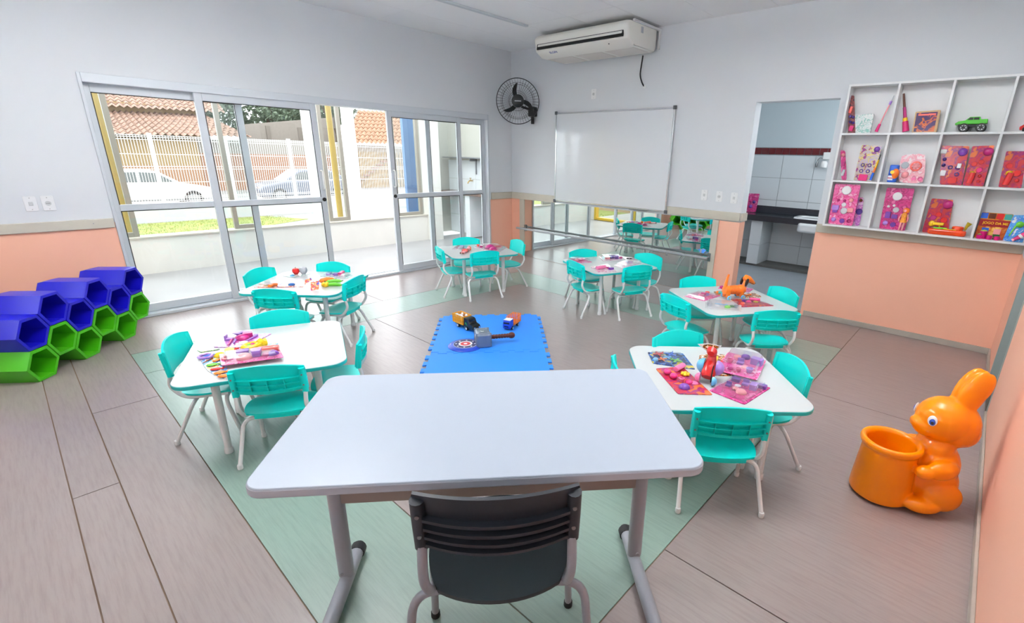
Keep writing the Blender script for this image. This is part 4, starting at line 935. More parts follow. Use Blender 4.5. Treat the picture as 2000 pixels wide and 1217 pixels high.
# ---- toy fruit table
c2 = crop((480, 520), 8.333)
pack('white card tray under a red toy apple and grey toy ball', tq(c2, (600,165),(850,115),(1062,125),(800,188)), PK_tealw, [(.22,.5,'half','sky',.05)], group=G1)
for lab, nm, px, cl, r_ in (('red toy apple on the white tray of the toy-fruit table', 'toy_apple', (822,130), 'red', .03), ('grey toy ball on the white tray beside the red apple', 'toy_ball', (945,125), 'gry', .034)):
    P = onz(c2(px)[0], TABZ+.006); t = thing(nm, lab, 'toy fruit' if nm == 'toy_apple' else 'toy ball', P)
    MB().lathe([(.001, .006), (r_*.5, .0), (r_*.95, r_*.6), (r_, r_*1.1), (r_*.8, r_*1.75), (r_*.3, r_*1.9), (.001, r_*1.75)], 18).build('skin', pm(cl), t)
    if cl == 'red': MB().tube([(0,0,r_*1.75),(.004,0,r_*2.2)], .0025, 6).build('stem', pm('brn'), t); MB().ball(1, T3((.01,0,r_*2.0)) @ Matrix.Diagonal((.010,.005,.002,1)), 8, 4).build('leaf', pm('grn'), t)
    else: MB().tube([(r_*1.002*math.cos(2*PI*i/20), 0, r_*.95+r_*.93*math.sin(2*PI*i/20)) for i in range(20)], .0012, 5, closed=True).build('seam', pm('sil'), t)
pack('long orange card with toy vegetables, left on the toy-fruit table', tq(c2, (130,350),(240,308),(930,285),(940,338)), PK_wor, [(.18,.35,'tube','org',.07,5),(.3,.35,'tube','org',.07,-5),(.42,.4,'ball','org',.05),(.55,.35,'tube','yel',.06),(.68,.35,'half','yel',.06),(.8,.35,'half','tea',.05),(.9,.35,'ball','red',.035),(.52,.75,'half','blu',.06),(.62,.72,'half','blu',.045),(.48,.2,'stick','grn',.04,80)], blister=.03, group=G1)
for lab, px in (('small orange-printed paper tag leaning on the vegetable card', ((965,225),(1060,190),(1080,225),(960,305))), ('small white and red paper tag standing on the toy-fruit table', ((1055,262),(1195,238),(1190,378),(1058,402)))):
    lo_ = onz(c2(px[3])[0], TABZ); n_ = (CAM-lo_).normalized(); n_ = (n_+Vector((0,0,.4))).normalized(); Q = []
    for p in c2(*px): d_ = ray(p); Q.append(CAM+d_*((lo_-CAM).dot(n_)/d_.dot(n_)))
    dz = max(0, TABZ-min(q.z for q in Q)); Q = [q+Vector((0,0,dz+.001)) for q in Q]
    pack(lab, Q, PK_wor, (), n=n_, th=.002, name='paper_tag', cat='paper tag')
for lab, nm, px, cl, ang in (('orange toy carrot in the toy-fruit pile', 'toy_carrot', (1330,275), 'org', 30), ('yellow toy pepper in the toy-fruit pile', 'toy_pepper', (1300,335), 'yel', 0), ('green toy bean pod at the back of the toy-fruit pile', 'toy_bean', (1440,280), 'grn', 15), ('green toy cucumber at the front of the toy-fruit pile', 'toy_cucumber', (1445,335), 'grn', -5)):
    P = onz(c2(px)[0], TABZ); t = thing(nm, lab, 'toy vegetable', (P.x, P.y, TABZ), DA+math.radians(ang))
    if nm == 'toy_pepper':
        b = MB()
        for q in range(4): b.ball(.017, T3((.014*math.cos(q*PI/2+.4), .014*math.sin(q*PI/2+.4), .02)), 10, 6, sz=1.25)
        b.build('skin', pm(cl), t); MB().tube([(0,0,.036),(0,.003,.052)], .004, 6).build('stem', pm('dgr'), t)
    else:
        r_ = .024 if nm == 'toy_carrot' else .017
        MB().tube([(-.06,0,r_),(-.045,.004,r_),(0,.012,r_+.002),(.045,.004,r_),(.06,-.004,r_)], [r_*.35,r_*.85,r_,r_*.8,r_*.3], 12).build('skin', pm(cl), t)
        MB().tube([(.058,-.004,r_),(.072,-.01,r_+.006)], .004, 6).build('stem', pm('dgr'), t)
pack('purple and pink toy tray at the right of the toy-fruit table', tq(c2, (1205,168),(1330,112),(1745,150),(1640,205)), PK_tealw, [(.2,.4,'half','gry',.05),(.35,.5,'tall','pur',.05),(.5,.5,'tall','ind',.05),(.55,.2,'box','pur',.06),(.8,.6,'tube','hot',.10,10)], blister=.02, group=G1)

# ---- table left of the desk
c0 = crop((370, 630), 9.36)
pack('white and purple kitchen toy card at the back of the left table', tq(c0, (435,455),(860,235),(1510,205),(1010,465)), PK_pur, [(.3,.3,'stick','mag',.11,25),(.45,.35,'stick','pur',.11,25),(.55,.1,'chair','lil',.07,20),(.7,.08,'dome','wht',.07),(.78,.2,'tall','pur',.06),(.62,.42,'half','mag',.09),(.75,.5,'tall','mag',.06,40),(.9,.3,'tall','lil',.055),(.3,.7,'disc','wht',.06),(.6,.72,'stick','lil',.1,0)], blister=.0, group=G1)
pack('green toy strip card peeking out on the left table', tq(c0, (140,515),(420,472),(560,495),(215,552)), PK_grn, (), group=G1)
pack('sky blue card under the yellow toy rattle, left table', tq(c0, (890,585),(1240,410),(1625,385),(1500,540)), PK_sky, [(.85,.2,'half','sky',.05)], group=G1)
pack('round blue fishing game card with small toy fish, left table', tq(c0, (140,585),(640,520),(730,1075),(330,900)), PK_sky, [(.25,.22,'ring','lil',.09),(.45,.18,'fish','blu',.06,20),(.28,.42,'stick','brn',.07,60),(.38,.62,'fish','grn',.065,10),(.48,.78,'fish','red',.06,0),(.62,.88,'fish','org',.065,10),(.62,.4,'fish','org',.05,30),(.8,.94,'fish','org',.07,5),(.8,.2,'half','yel',.07)], group=G1, rnd=.2)
pack('pink beauty set card at the front of the left table', tq(c0, (560,650),(1640,530),(1735,705),(600,862)), PK_pink, [(.12,.45,'ring','slm',.07),(.38,.25,'box','pur',.07,5),(.38,.65,'half','slm',.09),(.58,.15,'bag','lil',.05),(.6,.5,'tall','lil',.07),(.75,.6,'half','mag',.06),(.82,.25,'tube','cor',.10,0),(.86,.6,'half','pur',.07)], blister=.02, group=G1, lift=.02)
A, B = onz(c0((960,560))[0], TABZ), onz(c0((1400,430))[0], TABZ); d = B-A; d.z = 0; L = d.length
t = thing('toy_rattle', 'yellow plastic ring-shaped toy rattle on the left table', 'toy rattle', (A.x, A.y, TABZ+.006), math.atan2(d.y, d.x))
MB().tube([(L*.42+L*.30*math.cos(2*PI*i/24), L*.22*math.sin(2*PI*i/24), .016) for i in range(24)], .018, 9, closed=True).build('ring', pm('yel'), t)
MB().tube([(L*.70,0,.018),(L*.82,0,.02),(L*.9,0,.018),(L*1.0,0,.016)], [.022,.03,.022,.026], 12).build('handle', pm('yel'), t)
MB().tube([(0,0,.012),(L*.14,0,.014)], [.012,.022], 10).build('tip', pm('yel'), t)
for u, v, cl in ((.36,.03,'grn'),(.46,-.02,'red'),(.52,.03,'mag')): MB().ball(.017, T3((L*u, v*.5, .014)), 10, 6).build('bead', pm(cl), t)
t = thing('toy_flower_pair', 'pale yellow toy flower with red bead on the left table', 'toy', onz(c0((740,545))[0], TABZ+.006))
MB().ball(1, T3((0,0,.014)) @ Matrix.Diagonal((.032,.024,.014,1)), 12, 6).build('petal_dome', M('toy_paleyellow', (246, 236, 130), .3), t)
MB().ball(.013, T3((.02,.03,.014)), 10, 6).build('bead', pm('red'), t)

# ================================================================== WALL SHELF AND ITS TOYS
m_sh = M('shelf_white', (236, 237, 238), .35)
SX = [4.62, 5.0, 5.376, 5.752, 6.085]; SZ = [.985, 1.40, 1.818, 2.228]; SD = .15; pt_ = .018
sh = thing('wall_shelf', 'white pigeonhole wall shelf full of toys above the orange wall', 'shelf', (5.35, 0, SZ[0]))
def sb(nm, x0, x1, y0, y1, z0, z1): return MB().box(x0-5.35, x1-5.35, y0, y1, z0-SZ[0], z1-SZ[0]).build(nm, m_sh, sh, bevel=.0015)
sb('back_panel', SX[0], SX[-1], -.006, -.001, SZ[0], SZ[-1])
for i, z in enumerate(SZ): sb('shelf_board', SX[0]-.009, SX[-1]+.004, -SD, -.006, z-pt_/2, z+pt_/2)
for i, x in enumerate(SX):
    for r_ in range(3): sb('divider', x-(pt_/2 if i < 4 else .012), x+(pt_/2 if i < 4 else .004), -SD+.0005, -.006, SZ[r_]+pt_/2, SZ[r_+1]-pt_/2)
for q in range(9): MB().cyl(.004, -.012, 0, 8, T3((SX[0]+.1+q*.16-5.35, -.06, -pt_/2))).build('screw_tip', M('rusty_screw', (120, 80, 50), .6), sh)
ZR = [SZ[0]+pt_/2+.0005, SZ[1]+pt_/2+.0005, SZ[2]+pt_/2+.0005]
def sq(cr, pts, y, row, lean=.0):
    Q = [ony(p, y) for p in cr(*pts)]; zmin = min(q.z for q in Q); dz = ZR[row]-zmin
    Q = [q+Vector((0,0,dz)) for q in Q]
    lo_ = (Q[2].z+Q[3].z)/2; Q[2].z = Q[3].z = ZR[row]
    return Q
G2 = 'carded toys on the wall shelf'; NY = (0,-1,0)
a1 = crop((1630,150), 9.36); a2 = crop((1820,140), 9.361); a3 = crop((1620,260), 10); a4 = crop((1810,260), 10.526); a5 = crop((1600,350), 10); a6 = crop((1780,360), 9.09); aS = crop((1600,130), 3.38)
pack('narrow dark pink card with purple beads, top left of the wall shelf', sq(a1, [(270,300),(370,310),(395,990),(250,1000)], -.075, 2), Mprint('card_dark', [(90, 40, 40), (150, 60, 60), (60, 35, 50)], 40), [(.4,.38,'tube','cor',.06,90),(.35,.55,'ball','ind',.03),(.75,.57,'ball','ind',.03),(.35,.7,'ball','ind',.03),(.75,.72,'ball','ind',.03),(.5,.87,'tall','hot',.055)], n=NY, group=G2)
bxq = sq(a1, [(390,690),(735,655),(665,1012),(400,1005)], -.05, 2)
t = pack('white and teal picture game box on the top shelf row', bxq, PK_tealw, (), n=NY, th=.03, name='game_box', cat='game box')
m_pinkw = M('wand_pink', (230, 60, 130), .25, coat=.5)
def wand(label, A, B, cols, name='toy_wand'):
    A, B = Vector(A), Vector(B); t = thing(name, label, 'toy wand', B); d = (A-B)
    for (u0, u1, r0, r1, cl) in cols:
        MB().tube([d*u0, d*(u0+u1)/2, d*u1], [r0, (r0+r1)/2, r1], 10).build('wand_section', pm(cl), t)
    return t
wa = [ony(p, -.07) for p in a1((1115,340),(765,975),(1215,310),(1315,945))]
for k in (1, 3): wa[k].z = ZR[2]+.012
wand('thin pink toy wand leaning on the divider, first top cell', wa[0]+Vector((-.01,0,0)), wa[1], [(0,.22,.014,.011,'hot'),(.22,.75,.006,.006,'slm'),(.75,.85,.010,.010,'lil'),(.85,1,.004,.003,'gry')])
wand('chunky pink toy brush with yellow band, second top cell', wa[2]+Vector((.02,0,0)), wa[3], [(0,.27,.026,.022,'hot'),(.27,.36,.018,.018,'yel'),(.36,.64,.014,.012,'mag'),(.64,1,.010,.008,'brn')], 'toy_brush')
# wooden puzzle tray
Q = sq(aS, [(640,297),(806,285),(775,434),(615,431)], -.055, 2)
t = pack('square wooden puzzle box with purple and orange print, top shelf row', Q, M('light_wood', (205, 165, 120), .5, var=.1, stretch=(1, 1, 12)), (), n=NY, th=.03, name='puzzle_box', cat='puzzle box')
bs = sum(Q, Vector())/4; I4 = [bil(Q, .06, .07)-bs, bil(Q, .90, .07)-bs, bil(Q, .90, .95)-bs, bil(Q, .06, .95)-bs]; nv = Vector(NY)
MB().add([p+nv*.0315 for p in I4]+[p+nv*.029 for p in I4], [(0,1,2,3)]+[(i,(i+1)%4,4+(i+1)%4,4+i) for i in range(4)]).build('print_sheet', PK_puror, t, smooth=0)
xd = (Q[1]-Q[0]).normalized(); yd = Vector((0,0,1))
for u_, w_ in ((.36, .038), (.70, .026)): MB().box(-w_, w_, -.0004, .0004, -.007, .007, T3(bil(Q, u_, .17)-bs+nv*.0322)).build('title_print', pm('cor'), t, smooth=0)
# green monster pickup
w1, w2 = [ony(p, -.10) for p in a2((585,1010),(905,1000))]; wc = (w1+w2)/2; zf = ZR[2]; kx = (w2.x-w1.x)
t = thing('toy_pickup', 'bright green toy monster pickup with huge black wheels on shelf', 'toy truck', (wc.x, -.078, zf))
FT = frame((0,0,0), (1,0,0), (0,0,1), (0,-1,0))
wr = .033
bd_ = MB().prism([(-.115,.055),(-.118,.068),(-.10,.082),(-.055,.09),(-.03,.115),(.035,.116),(.04,.096),(.085,.098),(.088,.064),(.06,.062),(-.09,.058)], -.035, .035, FT).build('body', pm('grn') if False else M('toy_green', (70, 185, 30), .3, coat=.4), t, bevel=.004)
for sy in (-1, 1): MB().prism([(-.045,.093),(-.028,.110),(-.008,.110),(-.008,.093)], sy*.0352, sy*.036, FT).prism([(-.003,.093),(-.003,.110),(.028,.110),(.032,.093)], sy*.0352, sy*.036, FT).build('side_window', pm('blk'), bd_, smooth=0)
MB().box(-.095, .07, -.025, .025, .04, .06).build('chassis', pm('blk'), t, bevel=.003)
for x in (-kx/2, kx/2):
    for sy in (-1, 1):
        yy = sy*.042
        w_ = MB().lathe([(wr*.6, -.02), (wr*.95, -.02), (wr, -.012), (wr, .012), (wr*.95, .02), (wr*.6, .02)], 24, frame((x, yy, wr), (1,0,0), (0,0,1), (0,-1,0))).build('wheel', m_rub, t)
        MB().lathe([(wr*.58, -.017), (wr*.66, .0215), (.004, .019)], 16, frame((x, yy, wr), (1,0,0), (0,0,1), (0,sy*1.0,0)) if sy < 0 else frame((x, yy, wr), (-1,0,0), (0,0,1), (0,1,0))).build('rim', m_steel, w_)
        sp_ = MB()
        for q in range(6):
            sp_.box(-.004, .004, .004, wr*.60, .0195, .0222, (frame((x, yy, wr), (1,0,0), (0,0,1), (0,-1,0)) if sy < 0 else frame((x, yy, wr), (-1,0,0), (0,0,1), (0,1,0))) @ Matrix.Rotation(q*PI/3, 4, 'Z'))
        sp_.build('spokes', m_blk, w_)
# toy car at the right end of the top row
pc = ony(a2((1640,1090))[0], -.09)
t = thing('toy_car', 'red and blue toy car at the right end of top shelf', 'toy car', (pc.x+.07, -.08, ZR[2]))
MB().prism([(-.085,.012),(-.09,.035),(-.07,.05),(-.045,.078),(.03,.08),(.06,.052),(.085,.048),(.088,.014)], -.035, .035, FT).build('body', pm('red'), t, bevel=.006)
for sy in (-1, 1): MB().prism([(-.05,.05),(-.036,.072),(.024,.073),(.045,.05)], sy*.0352, sy*.036, FT).build('side_window', pm('sky'), t, smooth=0)
for x in (-.052, .055):
    for sy in (-1, 1): MB().cyl(.018, -.007, .007, 16, frame((x, sy*.034, .018), (1,0,0), (0,0,1), (0,-1,0))).build('wheel', m_rub, t)

# middle row
pack('narrow pink doll card standing left in the middle shelf row', sq(a3, [(222,290),(322,305),(348,880),(245,875)], -.07, 1), PK_mag, [(.5,.45,'tall','mag',.05),(.4,.75,'tube','sil',.06,90),(.5,.15,'half','slm',.04)], n=NY, group=G2, rnd=.15)
pack('yellow and purple ring game card, middle row first cell', sq(a3, [(640,205),(1040,225),(830,915),(480,880)], -.06, 1), Mprint('card_yellowpurple', [(214, 196, 150), (190, 170, 200), (226, 206, 120), (150, 60, 140)], 40), [(.8,.1,'half','pur',.06),(.3,.55,'ring','ind',.04),(.65,.55,'ring','ind',.04),(.3,.72,'ring','ind',.04),(.65,.72,'ring','ind',.04),(.5,.9,'box','hot',.085)], n=NY, group=G2)
wb_ = [ony(p, -.105) for p in a3((1005,420),(800,905))]; wb_[1].z = ZR[1]+.010
wand('blue and orange toy paintbrush leaning in the middle shelf row', wb_[0], wb_[1], [(0,.3,.010,.010,'blu'),(.3,.5,.009,.009,'org'),(.5,.8,.008,.007,'yel'),(.8,1,.004,.003,'blk')], 'toy_paintbrush')
pb = ony(a3((1210,940))[0], -.085)
t = thing('toy_bottle', 'blue and orange toy bottle with yellow badge, middle shelf row', 'toy bottle', (pb.x, -.08, ZR[1]))
MB().prism(rrect(.072, .05, .02, 4), 0, .15).build('case', pm('blu'), t, bevel=.008); MB().ball(1, T3((.018,-.022,.075)) @ Matrix.Diagonal((.028,.020,.045,1)), 14, 8).build('orange_grip', pm('org'), t)
MB().cyl(.016, 0, .004, 14, frame((-.004,-.040,.088), (1,0,0), (0,0,1), (0,-1,0))).build('badge', pm('yel'), t); MB().box(-.03, .008, -.031, -.026, .018, .058).build('label_patch', pm('wht'), t, bevel=.001); MB().box(-.031, .0082, -.0318, -.031, .034, .04).build('label_stripe', pm('red'), t, smooth=0)
pack('rounded pale pink beauty set card, middle shelf row second cell', sq(a3, [(1400,400),(1900,370),(1860,930),(1340,940)], -.055, 1), Mprint('card_palepink', [(240, 196, 200), (234, 150, 165), (246, 222, 224)], 40), [(.22,.38,'disc','gry',.07),(.65,.42,'ring','cor',.10),(.65,.42,'flower','slm',.08),(.25,.72,'half','slm',.07),(.6,.85,'bag','pink',.045),(.85,.85,'half','pink',.045)], n=NY, group=G2, rnd=.22)
pack('red doll card with bottle shapes, left in the third middle cell', sq(a4, [(310,235),(890,250),(730,1035),(275,1035)], -.06, 1), PK_multi, [(.1,.15,'box','wht',.05),(.15,.35,'ball','ind',.035),(.12,.5,'ball','ind',.035),(.12,.7,'box','wht',.055,90),(.8,.15,'half','pur',.08),(.4,.55,'ring','ind',.04),(.7,.55,'ring','ind',.04),(.7,.72,'ring','ind',.04),(.55,.88,'box','red',.07),(.62,.88,'disc','wht',.04),(.75,.5,'tall','wht',.045)], n=NY, group=G2)
pack('red and purple doll card, right in the third middle cell', sq(a4, [(950,235),(1410,220),(1190,1000),(745,1045)], -.07, 1), PK_multi, [(.8,.15,'half','mag',.08),(.3,.45,'disc','red',.045),(.6,.4,'disc','red',.045),(.6,.6,'disc','hot',.05),(.3,.68,'dome','yel',.04),(.32,.8,'tube','red',.09,80),(.7,.75,'ball','red',.03),(.7,.88,'ball','red',.03)], n=NY, group=G2)
pack('red and purple doll card, right end of the middle shelf row', sq(a4, [(1650,330),(2080,330),(1960,1090),(1490,1040)], -.065, 1), PK_multi, [(.3,.4,'disc','red',.05),(.7,.6,'disc','red',.06),(.35,.6,'dome','yel',.05),(.35,.76,'tube','red',.10,80),(.75,.8,'ball','red',.035)], n=NY, group=G2)
# bottom row
pack('large hot pink toy kitchen card, bottom left of the wall shelf', sq(a5, [(318,70),(822,90),(655,880),(175,850)], -.10, 0), PK_pink, [(.5,.15,'disc','wht',.10),(.2,.58,'box','lil',.07),(.2,.66,'box','pur',.05),(.55,.65,'disc','sil',.075),(.5,.5,'disc','wht',.05),(.8,.62,'box','slm',.06),(.2,.88,'dome','lil',.05),(.55,.9,'disc','pur',.055),(.85,.88,'cup','mag',.05),(.25,.4,'half','mag',.03),(.5,.4,'half','mag',.03),(.75,.38,'half','slm',.05)], n=NY, group=G2)
pack('pink card hidden behind the large kitchen card, bottom shelf row', sq(a5, [(770,300),(890,310),(800,850),(660,850)], -.04, 0), PK_pur, [(.6,.1,'ball','brn',.035),(.6,.5,'disc','ind',.07)], n=NY, group=G2, rnd=.15)
pack('hot pink toy card with a doll in front, bottom row second cell', sq(a5, [(1335,120),(1880,140),(1685,965),(1185,890)], -.075, 0), PK_mag, [(.45,.2,'disc','wht',.09),(.2,.45,'half','wht',.03),(.4,.42,'half','wht',.03),(.25,.65,'tall','pur',.07),(.5,.52,'disc','sil',.06),(.5,.68,'box','pur',.055),(.2,.85,'dome','lil',.05),(.5,.88,'disc','pur',.055)], n=NY, group=G2)
dl = ony(a5((1580,965))[0], -.115)
t = thing('toy_doll', 'slim orange-haired toy doll in orange flowered dress, bottom shelf row', 'doll', (dl.x+.008, -.115, ZR[0]), 0)
for sx in (-1, 1): MB().tube([(sx*.011-.006,0,.0),(sx*.011,0,.08)], [.006,.009], 8).build('leg', pm('slm'), t)
MB().lathe([(.001,.072),(.028,.074),(.020,.11),(.023,.145),(.010,.16),(.001,.162)], 14, sy=.6).build('dress', M('dress_print', (245, 150, 40), .5, var=.4, vscale=90), t)
for sx in (-1, 1): MB().tube([(sx*.022,0,.148),(sx*.034,0,.11),(sx*.032,0,.085)], .006, 7).build('arm', pm('slm'), t)
MB().ball(.017, T3((0,0,.178)), 12, 8).build('head', pm('slm'), t); MB().ball(1, T3((.006,.006,.178)) @ Matrix.Diagonal((.027,.02,.026,1)), 12, 8).build('hair', pm('org'), t)
pack('red doll card standing behind the orange toy sink', sq(a6, [(385,170),(770,195),(690,720),(205,770)], -.04, 0), PK_multi, [(.8,.15,'half','mag',.09),(.5,.45,'disc','red',.05),(.3,.55,'disc','mag',.05),(.75,.6,'disc','red',.06),(.3,.72,'dome','yel',.06)], n=NY, group=G2)
s0, s1 = [ony(p, -.11) for p in a6((270,870),(970,880))]; wl = s1.x-s0.x
t = thing('toy_sink', 'orange-red plastic toy sink set with green and yellow pieces', 'toy sink', ((s0.x+s1.x)/2, -.095, ZR[0]))
MB().prism(rrect(wl, .085, .035, 6), 0, .048).build('base', M('toy_redorange', (240, 70, 15), .25, coat=.4), t, bevel=.014, seg=3)
MB().lathe([(.038,.04),(.040,.072),(.036,.078),(.030,.074),(.028,.055),(.001,.052)], 20, T3((wl*.26,0,0))).build('basin', M('toy_redorange', (240, 70, 15)), t)
MB().ball(.006, T3((wl*.27,-.012,.058)), 8, 5).build('drain', pm('yel'), t)
MB().box(-wl*.36, -.0, -.03, -.008, .048, .062).build('green_bar', pm('grn'), t, bevel=.004); MB().box(-wl*.1, wl*.3, -.038, -.03, .048, .055).build('yellow_bar', pm('yel'), t, bevel=.003)
MB().tube([(wl*.44,.01,.05),(wl*.47,.01,.085),(wl*.52,.01,.115)], [.008,.012,.02], 10).build('ladle', M('toy_olive', (190, 165, 30), .3), t)
MB().box(-wl*.42, -wl*.12, -.012, .014, .075, .10).box(-wl*.24, -wl*.2, -.004, .006, .048, .076).build('faucet', pm('yel'), t, bevel=.006)
Q = sq(a6, [(1290,420),(1840,458),(1775,905),(1130,870)], -.05, 0)
t = pack('memory board game box in red, orange and yellow, bottom shelf row', Q, Mprint('game_print', [(226, 160, 50), (200, 80, 35), (240, 200, 90)], 16), (), n=NY, th=.035, name='game_box', cat='game box')
bs = sum(Q, Vector())/4; bq = [bil(Q, 0, .26)-bs, bil(Q, 1, .26)-bs, bil(Q, 1, .52)-bs, bil(Q, 0, .52)-bs]
MB().add([p+nv*.0362 for p in bq]+[p+nv*.034 for p in bq], [(0,1,2,3)]+[(i,(i+1)%4,4+(i+1)%4,4+i) for i in range(4)]).build('title_band', M('title_red', (165, 25, 30), .4), t, smooth=0)
for u, v, cl in ((.1,.12,'blu'),(.35,.12,'brn'),(.6,.12,'red'),(.85,.12,'tea'),(.25,.68,'blu'),(.6,.70,'slm'),(.6,.9,'dgr')):
    c_ = bil(Q, u, v)-bs; MB().box(-.022, .022, -.0007, .0007, -.022, .022, T3(c_+nv*.0362)).build('picture_tile', pm(cl), t, smooth=0)
text('JOGO DA ME', .027, frame(bil(Q, .5, .39)-bs+nv*.0368, (1,0,0), (0,0,1), nv), pm('yel'), 'title_print', t, .0003, bold=True)
m_cup = M('toy_fuchsia', (215, 20, 120), .3)
for lab, px, r_, h_, lid in (('tall fuchsia toy jug with pale green lid, bottom shelf row', (1270,905), .024, .062, True), ('small fuchsia toy cup left of the jug', (1195,945), .018, .030, True), ('small fuchsia toy cup in the middle of the row', (1370,960), .019, .032, False), ('small fuchsia toy cup right of the others', (1510,968), .018, .030, False)):
    yy = -.092 if h_ > .05 else -.122
    p = ony(a6(px)[0], yy); t = thing('toy_jug' if h_ > .05 else 'toy_cup', lab, 'toy cup', (p.x, yy, ZR[0]))
    MB().lathe([(r_*.9, 0), (r_, h_*.2), (r_, h_), (r_*.88, h_), (r_*.85, h_*.2), (.001, h_*.15)], 20).build('cup_wall', m_cup, t)
    if lid: MB().lathe([(r_*1.0, h_) if h_ > .05 else (r_*.25, h_*.9), (r_*.8, h_+.006), (.001, h_+.012)], 16).build('lid', M('toy_palegreen', (190, 220, 110), .3), t)
    else: MB().tube([(r_*.95, 0, h_*.8), (r_*1.4, 0, h_*.6), (r_*.95, 0, h_*.25)], .003, 6).build('handle', m_cup, t)
pack('bright blue carded toy with green handle, bottom right of wall shelf', sq(a6, [(1850,440),(2130,440),(2010,930),(1650,890)], -.105, 0), Mprint('card_blueparty', [(40, 110, 215), (90, 170, 235), (60, 130, 225), (235, 240, 250)], 40), [(.3,.6,'stick','grn',.09,70),(.6,.35,'half','grn',.06)], n=NY, group=G2)
pt2 = ony(a6((1900,960))[0], -.12)
t = thing('toy_pouch', 'pink striped toy tube leaning at the bottom right of shelf', 'toy', (pt2.x, -.128, ZR[0]+.02), 0)
MB().tube([(-.025,0,0),(.01,0,.03),(.045,0,.065)], [.012,.019,.017], 12).build('pink_case', m_pinkw, t); MB().tube([(.004,0,.024),(.016,0,.037)], .0195, 12).build('white_band', pm('wht'), t); MB().tube([(-.035,0,-.008),(-.02,0,.004)], .012, 10).build('clear_tip', pm('slm'), t)

# ================================================================== WASHROOM BEHIND THE DOORWAY
BY, BX0, BX1, BH = 2.6, 2.3, 5.2, 2.75
m_bw = M('washroom_paint', (196, 208, 214), .6); m_tile = M('white_tile', (214, 220, 224), .15, coat=.3); m_grout = M('grout', (150, 156, 160), .8)
m_red = M('dark_red_tile', (104, 12, 20), .2, coat=.3); m_gran = M('dark_granite', (52, 56, 64), .2, var=.35, vscale=120)
struct(MB().box(BX0, BX1, .15, BY+.1, -.1, 0).build('floor_washroom', M('washroom_floor', (150, 158, 166), .3, var=.06), smooth=0))
struct(MB().box(BX0, BX1, WT, BY, BH, BH+.1).build('ceiling_washroom', m_plain, smooth=0))
wf = struct(MB().box(BX0, BX1, BY, BY+.1, 0, 1.665).box(BX0, BX1, BY, BY+.1, 1.665, 1.77).build('wall_washroom_back', m_grout, smooth=0))
struct(MB().box(BX0, BX1, BY-.006, BY+.1, 1.77, BH).build('wall_washroom_upper', m_bw, smooth=0))
struct(MB().box(BX0-.1, BX0, .15, BY+.1, 0, BH).build('wall_washroom_left', m_bw, smooth=0))
struct(MB().box(BX1, BX1+.1, .15, BY+.1, 0, 1.3).box(BX1, BX1+.1, .15, BY+.1, 2.5, BH).box(BX1, BX1+.1, .15, .5, 1.3, 2.5).box(BX1, BX1+.1, 2.3, BY+.1, 1.3, 2.5).build('wall_washroom_right', m_bw, smooth=0))
ww = struct(MB().box(BX1+.03, BX1+.07, .5, 2.3, 1.3, 1.34).box(BX1+.03, BX1+.07, .5, 2.3, 2.46, 2.5).box(BX1+.03, BX1+.07, 1.38, 1.42, 1.34, 2.46).build('window_4', m_alu, smooth=0))  # unseen window added to bring daylight into the washroom
for y0, y1 in ((.5, 1.38), (1.42, 2.3)): MB().box(BX1+.047, BX1+.053, y0, y1, 1.34, 2.46).build('pane', m_glass, ww, smooth=0)
t = thing('added_washroom_lamp', 'added unseen round ceiling lamp inside the washroom', 'ceiling lamp', (3.9, 1.1, BH))  # lamp added above the doorway's sight line to brighten the washroom
MB().lathe([(.001, -.07), (.12, -.06), (.16, -.03), (.165, 0)], 24).build('diffuser', M('washroom_fill_diffuser', (250, 252, 255), .6, emit=3.0), t)
ld = bpy.data.lights.new('fill_light', 'AREA'); ld.shape = 'DISK'; ld.size = .3; ld.energy = 4; ld.color = (.94, .98, 1.0)
lo = bpy.data.objects.new('fill_light', ld); COL.objects.link(lo); lo.parent = t; lo.location = (0, 0, -.08)
tx, tz = .458, .335; x = 3.271-3*tx
tm = MB().box(-tx/2+.003, tx/2-.003, -.008, 0, -tz/2+.003, tz/2-.003).build('wall_tile', m_tile, None, bevel=.0015); tme = tm.data; bpy.data.objects.remove(tm)
while x < BX1:
    for z in (-.015, .32, .655, .99, 1.325):
        if x+tx > BX0+.4:
            o = bpy.data.objects.new('wall_tile', tme); COL.objects.link(o); o.parent = wf; o.location = (x+tx/2, BY, z+tz/2)
    x += tx
rm_ = MB().box(-.05, .05, -.009, 0, -.046, .046).build('border_tile', m_red, None, bevel=.0015); rme = rm_.data; bpy.data.objects.remove(rm_)
for q in range(26):
    o = bpy.data.objects.new('border_tile', rme); COL.objects.link(o); o.parent = wf; o.location = (2.35+q*.105, BY, 1.7175)
struct(MB().box(BX0, BX1, 2.16, BY-.008, 0, .035).build('trim_9', M('dark_base_slab', (92, 92, 90), .5, var=.1), smooth=0))  # low dark slab on the floor beneath the counter
ct = thing('washroom_counter', 'dark granite washroom counter with upstand on a tiled pillar', 'counter', (3.7, 2.35, 0))
MB().box(-1.4, 1.5, -.25, .24, .735, .785).build('worktop', m_gran, ct, bevel=.004)
MB().box(-1.4, 1.5, -.25, -.22, .70, .74).build('front_edge', m_gran, ct, bevel=.003)
MB().box(-1.4, 1.5, .215, .24, .785, .895).build('upstand', m_gran, ct, bevel=.003)
pl = MB().box(-.60, -.44, -.205, .24, .035, .735).build('pillar', m_grout, ct, smooth=0)
for z0, z1 in ((.035, .33), (.334, .70)):
    MB().box(-.604, -.436, -.21, -.204, z0, z1).build('tile', m_tile, pl, bevel=.0015); MB().box(-.441, -.435, -.205, .238, z0, z1).build('tile', m_tile, pl, bevel=.0015)
